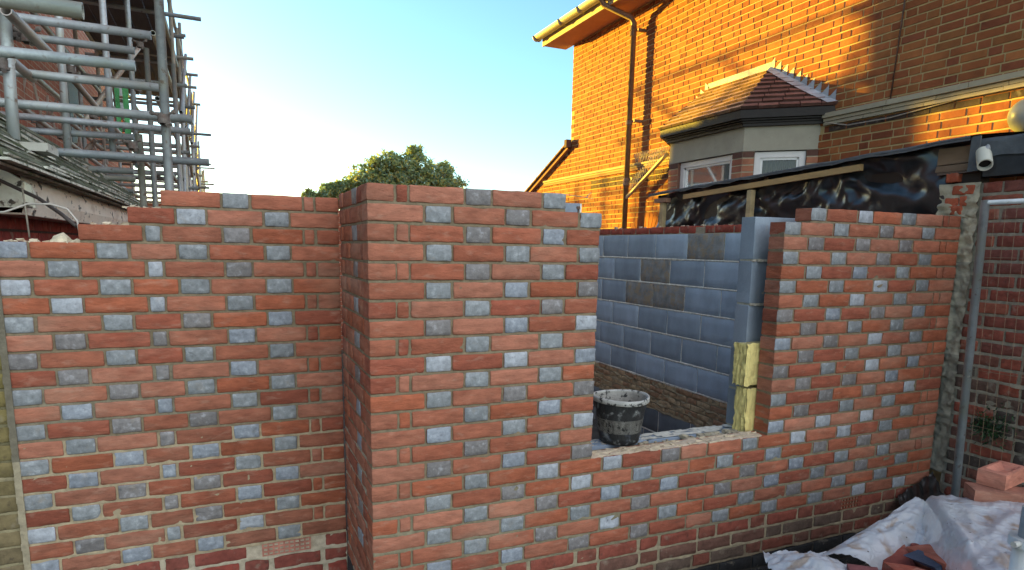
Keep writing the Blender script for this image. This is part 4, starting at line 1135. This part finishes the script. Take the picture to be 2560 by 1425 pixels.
def shp(i, j): return (-2.30+.03*nz(i*.3, j*.25, 2), 12.3+2.15*i/nu, 2.35+4.6*j/nv)
ids = [[mb.vert(shp(i, j)) for i in range(nu+1)] for j in range(nv+1)]
for j in range(nv):
    for i in range(nu): mb.face([ids[j][i], ids[j][i+1], ids[j+1][i+1], ids[j+1][i]], 0, (.22, .24, .26), True)
tag(mb.build('scaffold_sheeting', M_FELT), 'grey sheeting hung on the far end of the scaffold', 'sheeting')

# unseen wall added behind the new work to block the low sun
mb = MB(); mb.box((-2.3, 9.0, -2.05), (6.5, 9.22, .35), 0); tag(mb.build('sun_block_wall', M_FARB), 'added hidden brick wall beyond the building plot, blocking the low sun', 'wall')

# ------------------------------------------------------------------ trees
def tree(name, base, blobs, nleaf, ls, label, cat, top):
    r = empty(name, base); mb = MB(); b = Vector(base)
    mb.tube([(0, 0, 0), (.05, .03, top*.35), (0, .1, top*.6)], [.13, .11, .07], 9, 0, (.09, .07, .05))
    for (x, y, z, rad) in blobs:
        p = Vector((x, y, z))-b; mb.tube([(0, .05, top*.45), (p.x*.5, p.y*.5, top*.45+(p.z-top*.45)*.6), (p.x, p.y, p.z)], [.06, .035, .012], 6, 0, (.09, .07, .05))
    mb.build('trunk', M_BARK, r)
    mb = MB(); tot = sum(q[3]**2.2 for q in blobs)
    for (x, y, z, rad) in blobs:
        n = int(nleaf*rad**2.2/tot); c0 = Vector((x, y, z))-b
        for q in range(9):   # sprays reaching out of the crown
            d = Vector((random.gauss(0, 1), random.gauss(0, .6), abs(random.gauss(0, 1)))).normalized(); e = c0+d*rad*U(1.02, 1.32)
            for h in range(34):
                p = (c0+d*rad*.7).lerp(e, U(0, 1))+Vector((U(-1, 1), U(-1, 1), U(-1, 1)))*.05
                a = Vector((U(-1, 1), U(-1, 1), U(-.3, 1))).normalized(); t = a.cross(Vector((U(-1, 1), U(-1, 1), U(-1, 1)))).normalized(); sz = ls*U(.5, 1.1)
                mb.face([mb.vert(v) for v in (p-a*sz, p+t*sz*.4, p+a*sz, p-t*sz*.4)], 0, vary((.25, .33, .12), .7, 1.3))
        for i in range(n):
            d = Vector((random.gauss(0, 1), random.gauss(0, 1), random.gauss(0, 1))).normalized()
            rr = rad*(U(.0, 1)**.45)*(1+.50*nz(d.x*2.2+x, d.y*2.2, d.z*2.2)+.16*nz(d.x*7, d.y*7+z, d.z*7))
            p = c0+d*rr
            a = Vector((U(-1, 1), U(-1, 1), U(-1, 1))).normalized(); t = a.cross(Vector((U(-1, 1), U(-1, 1), U(-1, 1)))).normalized(); s = ls*U(.6, 1.35)
            k = U(.65, 1.3); c = random.choice([(.20, .32, .19), (.26, .36, .16), (.42, .42, .13), (.18, .30, .22)])
            q = [p-a*s, p+t*s*.45, p+a*s, p-t*s*.45]
            mb.face([mb.vert(v) for v in q], 0, tuple(v*k for v in c))
    mb.build('crown', M_LEAF, r)
    tag(r, label, cat)
def PT(x, z, y, r): return (x, y, z, r)
tree('tree', (2.9, 14.3, -2.05), [PT(2.72, 1.30, 14.0, .40), PT(3.2, 1.60, 14.0, .42), PT(3.75, 1.50, 13.8, .50), PT(3.95, 1.98, 13.7, .24), PT(4.35, 1.40, 13.5, .45), PT(4.7, 1.15, 13.3, .38), PT(3.0, .95, 14.0, .6), PT(3.8, .8, 13.8, .8), PT(4.4, .6, 13.5, .7), PT(2.4, 1.05, 14.2, .33), PT(3.45, 1.78, 13.9, .25), PT(4.62, 1.62, 13.4, .20), PT(3.0, 1.75, 14, .16)], 26000, .052, 'rounded evergreen tree rising above the wall, its crown catching low sun on the left', 'tree', 3.0)
tree('shrub', (1.9, 14.4, -2.05), [PT(1.9, .85, 14.4, .34), PT(2.25, 1.0, 14.3, .30), PT(1.6, .70, 14.5, .30), PT(1.45, .95, 14.6, .13), PT(1.85, 1.12, 14.5, .12), PT(2.1, 1.2, 14.4, .12)], 7000, .045, 'low loose shrub just left of the rounded tree', 'shrub', 2.4)

# ------------------------------------------------------------------ brick stack, loose bricks, polythene (bottom right)
def loose_brick(loc, rz, label, frog=False, tilt=(0, 0), col=None, mlt=1, group='loose red bricks on the wrapped stack'):
    mb = MB(); c = col or redcol(); L, Wd, Hh = .215, .1025, .065
    # top grid with optional frog, then sides
    nu, nv = 16, 8; ids = []
    for j in range(nv+1):
        row = []
        for i in range(nu+1):
            x = -L/2+L*i/nu; y = -Wd/2+Wd*j/nv; z = Hh+.0012*nz(x*40, y*40, rz*7)
            if i in (0, nu) or j in (0, nv): z -= .0018
            if frog:
                fx = max(0, 1-max(0, abs(x)-.055)/.022) if abs(x) < .077 else 0; fy = max(0, 1-max(0, abs(y)-.018)/.014) if abs(y) < .032 else 0
                z -= .022*min(fx, fy)
            row.append(mb.vert((x+.0012*nz(i, j, 3), y+.0012*nz(i, j, 8), z)))
        ids.append(row)
    for j in range(nv):
        for i in range(nu): mb.face([ids[j][i], ids[j][i+1], ids[j+1][i+1], ids[j+1][i]], 0, c, False)
    per = [ids[0][i] for i in range(nu+1)]+[ids[j][nu] for j in range(1, nv+1)]+[ids[nv][i] for i in range(nu-1, -1, -1)]+[ids[j][0] for j in range(nv-1, 0, -1)]
    prev = per
    for lv in range(4):
        z = Hh*(1-(lv+1)/4); cur = []
        for q in per:
            v = mb.v[q]; k = 1.0 if lv < 3 else .985
            cur.append(mb.vert((v[0]*k+.0014*nz(v[0]*30, v[1]*30, lv*4+rz), v[1]*k+.0014*nz(v[0]*30, v[1]*30, lv*4+rz+5), z)))
        for i in range(len(per)): mb.face([prev[i], cur[i], cur[(i+1) % len(per)], prev[(i+1) % len(per)]], 0, c)
        prev = cur
    mb.face(prev[::-1], 0, c)
    o = mb.build('brick', M_RED); o.location = loc; o.rotation_euler = (tilt[0], tilt[1], rz)
    tag(o, label, 'brick', group); return o
ST = -1.235
loose_brick((2.465, -.895, -1.165), radians(9), 'salmon red brick with an open frog, topmost on the brick pile', True, col=(.50, .20, .14))
loose_brick((2.385, -.935, -1.232), radians(-38), 'dirty red brick directly under the frogged brick', False, col=(.30, .13, .09))
loose_brick((2.545, -1.055, -1.233), radians(-36), 'dusty red brick end to end behind the dirty one at the right edge', False, col=(.36, .16, .11))
# the stack itself, one body of banded bricks mostly hidden by its wrapping
k = 0
rows = []
for (x, y, z, rz, lab, c) in [(1.90, -.86, -1.455, .9, 'dark red brick in the hollow right beside the long polythene fold', (.24, .06, .045)), (1.80, -1.02, -1.44, -.5, 'red brick lying tilted in the middle of the hollow', (.32, .08, .05)), (2.08, -.86, -1.45, .5, 'maroon brick shaded under the edge of the large white sheet', (.20, .05, .04)), (1.64, -1.13, -1.385, .25, 'red brick dusted with pale mortar at the bottom edge of the heap', (.42, .17, .12)), (1.56, -1.00, -1.44, .9, 'plum coloured brick at the bottom between two folds', (.17, .06, .06)), (1.95, -1.00, -1.41, 1.2, 'brick standing beside the dark blue slate offcut', (.36, .11, .07))]:
    loose_brick((x, y, z), rz, lab, False, (U(-.18, .18), U(-.18, .18)), c, group='red bricks in the wrapped heap')
mb = MB()
for kz in range(11):
    for ix in range(6):
        for iy in range(7):
            if kz > 8 and (ix < 2 or (ix < 4 and iy > 3+ix-2)): continue
            x = 1.55+ix*.22; y = -1.62+iy*.107; z = -2.04+kz*.068
            if ix in (0, 5) or iy in (0, 6) or kz >= 8:
                mb.box((x, y, z), (x+.214, y+.103, z+.064), 0, vary((.28, .085, .055), .8, 1.1), jit=.002)
tag(mb.build('brick_stack', M_RED), 'pallet high stack of red bricks under the white polythene', 'brick stack')
mb = MB(); mb.box((1.83, -1.06, -1.37), (1.93, -.93, -1.355), 0, (.03, .05, .09), jit=.01)
tag(mb.build('slate_offcut', M_LEAD), 'dark blue slate offcut wedged among the bricks', 'offcut')

def sheet(name, corners, nu, nv, amp, seed, label, fold=None, mt=None, col=(.6, .6, .6)):
    # bilinear patch of four corners with creases; draped, 3D
    A, B, C, D = [Vector(c) for c in corners]; mb = MB(); ids = []
    for j in range(nv+1):
        t = j/nv; row = []
        for i in range(nu+1):
            s = i/nu; p = A.lerp(B, s).lerp(D.lerp(C, s), t)
            d = amp*(1-abs(nz(s*4+seed, t*5, seed))*2.6)+amp*.45*(1-abs(nz(s*11+t*3+seed, t*9, seed))*2.6)+amp*.2*nz(s*30, t*30, seed)
            if fold: d += fold(s, t)
            e = .02*nz(s*7, t*7, seed+9) if (i in (0, nu) or j in (0, nv)) else 0
            row.append(mb.vert((p.x+e, p.y+.6*e, p.z+d)))
        ids.append(row)
    for j in range(nv):
        for i in range(nu): mb.face([ids[j][i], ids[j][i+1], ids[j+1][i+1], ids[j+1][i]], 0, col, True)
    o = mb.build(name, mt or M_POLY); tag(o, label, 'polythene sheet'); return o
sheet('polythene_sheet', [(1.655, -1.30, -1.245), (1.95, -1.52, -1.20), (2.62, -.98, -1.205), (2.139, -.766, -1.215)], 64, 64, .009, 4, 'large crumpled translucent white polythene sheet draped over the brick stack', fold=lambda s, t: -.13*max(0, (.12-s)/.12)**2-.02*max(0, (t-.85)/.15))
sheet('polythene_sheet', [(1.55, -.70, -1.50), (1.80, -.92, -1.50), (2.19, -.86, -1.37), (2.17, -.735, -1.26)], 24, 60, .010, 12, 'long rolled polythene fold running up towards the corner of the stack', fold=lambda s, t: (.075*(1-t)+.03)*sin(pi*min(1, s*1.02))**.8)
sheet('polythene_sheet', [(1.33, -.80, -1.45), (1.62, -1.02, -1.42), (1.68, -.72, -1.43), (1.46, -.60, -1.44)], 36, 26, .012, 21, 'pointed polythene flap at the lower left end of the heap', fold=lambda s, t: .055*sin(pi*s)*sin(pi*min(1, t+.1)))
sheet('polythene_sheet', [(1.99, -.90, -1.40), (2.12, -.92, -1.39), (2.15, -.80, -1.36), (2.02, -.79, -1.37)], 24, 20, .010, 31, 'small bunched scrap of polythene between the fold and the large sheet', fold=lambda s, t: .035*sin(pi*s))
# rubble between
mb = MB()
for i in range(300):
    x = U(1.5, 2.25); y = -.80-U(0, .35); z = -1.46; r = U(.005, .022)
    mb.box((x-r, y-r, z-r), (x+r, y+r, z+r*U(.2, 1)), 0, random.choice([(.20, .16, .12), (.10, .085, .07), (.28, .10, .07), (.34, .30, .24), (.06, .05, .045)]), jit=r*.5)
nu, nv = 40, 30
ids = [[mb.vert((1.42+.95*i/nu, -1.30+.58*j/nv, -1.48+.02*nz(i*.5, j*.5, 1)-(.5*(j-24)/6 if j > 24 else 0)-(.1*(4-i) if i < 4 else 0))) for i in range(nu+1)] for j in range(nv+1)]
for j in range(nv):
    for i in range(nu): mb.face([ids[j][i], ids[j][i+1], ids[j+1][i+1], ids[j+1][i]], 0, (.09, .07, .06), True)
o = mb.build('rubble', M_TILEM); o['kind'] = 'stuff'
sheet('black_sheet', [(2.85, -.32, -1.78), (3.2, -.36, -1.74), (3.42, -.02, -1.55), (3.12, -.02, -1.66)], 40, 30, .014, 40, 'crumpled black plastic sheet in the corner below the fence post', mt=M_SHEET, col=(.012, .013, .014))
# weed on old wall
mb = MB()
for i in range(420):
    p = Vector((3.43-abs(random.gauss(0, .025)), -.30+random.gauss(0, .05), -1.17+random.gauss(0, .045))); a = Vector((U(-1, .2), U(-1, 1), U(-1, .6))).normalized(); t = a.cross(Vector((U(-1, 1), U(-1, 1), 1))).normalized(); s = U(.008, .02)
    mb.face([mb.vert(v) for v in (p, p+a*s+t*s*.3, p+a*s*2, p+a*s-t*s*.3)], 0, random.choice([(.04, .10, .035), (.06, .13, .05), (.03, .07, .04)]))
w = mb.build('wall_weed', M_LEAF); tag(w, 'small green fern growing out of the old brick wall at right', 'weed')
# prop / tube at the right edge
pr = empty('steel_prop', (1.22, -1.62, -2.05))
mb = MB(); mb.tube([(0, 0, 0), (0, 0, 1.17)], .030, 20, 0, (.62, .63, .62)); mb.build('outer_tube', M_WHITE, pr)
mb = MB(); mb.tube([(0, 0, 1.171), (0, 0, 1.245)], .022, 18, 0, (.25, .27, .28), hollow=True); mb.build('inner_tube', M_GALV, pr)
mb = MB(); mb.tube([(0, 0, 1.150), (0, 0, 1.172)], .040, 20, 0, (.55, .56, .55)); mb.tube([(-.06, 0, 1.164), (.02, 0, 1.164)], .007, 8, 0, (.6, .6, .58)); mb.build('collar', M_GALV, pr)
tag(pr, 'white steel prop with grey inner tube at the bottom right edge', 'prop')
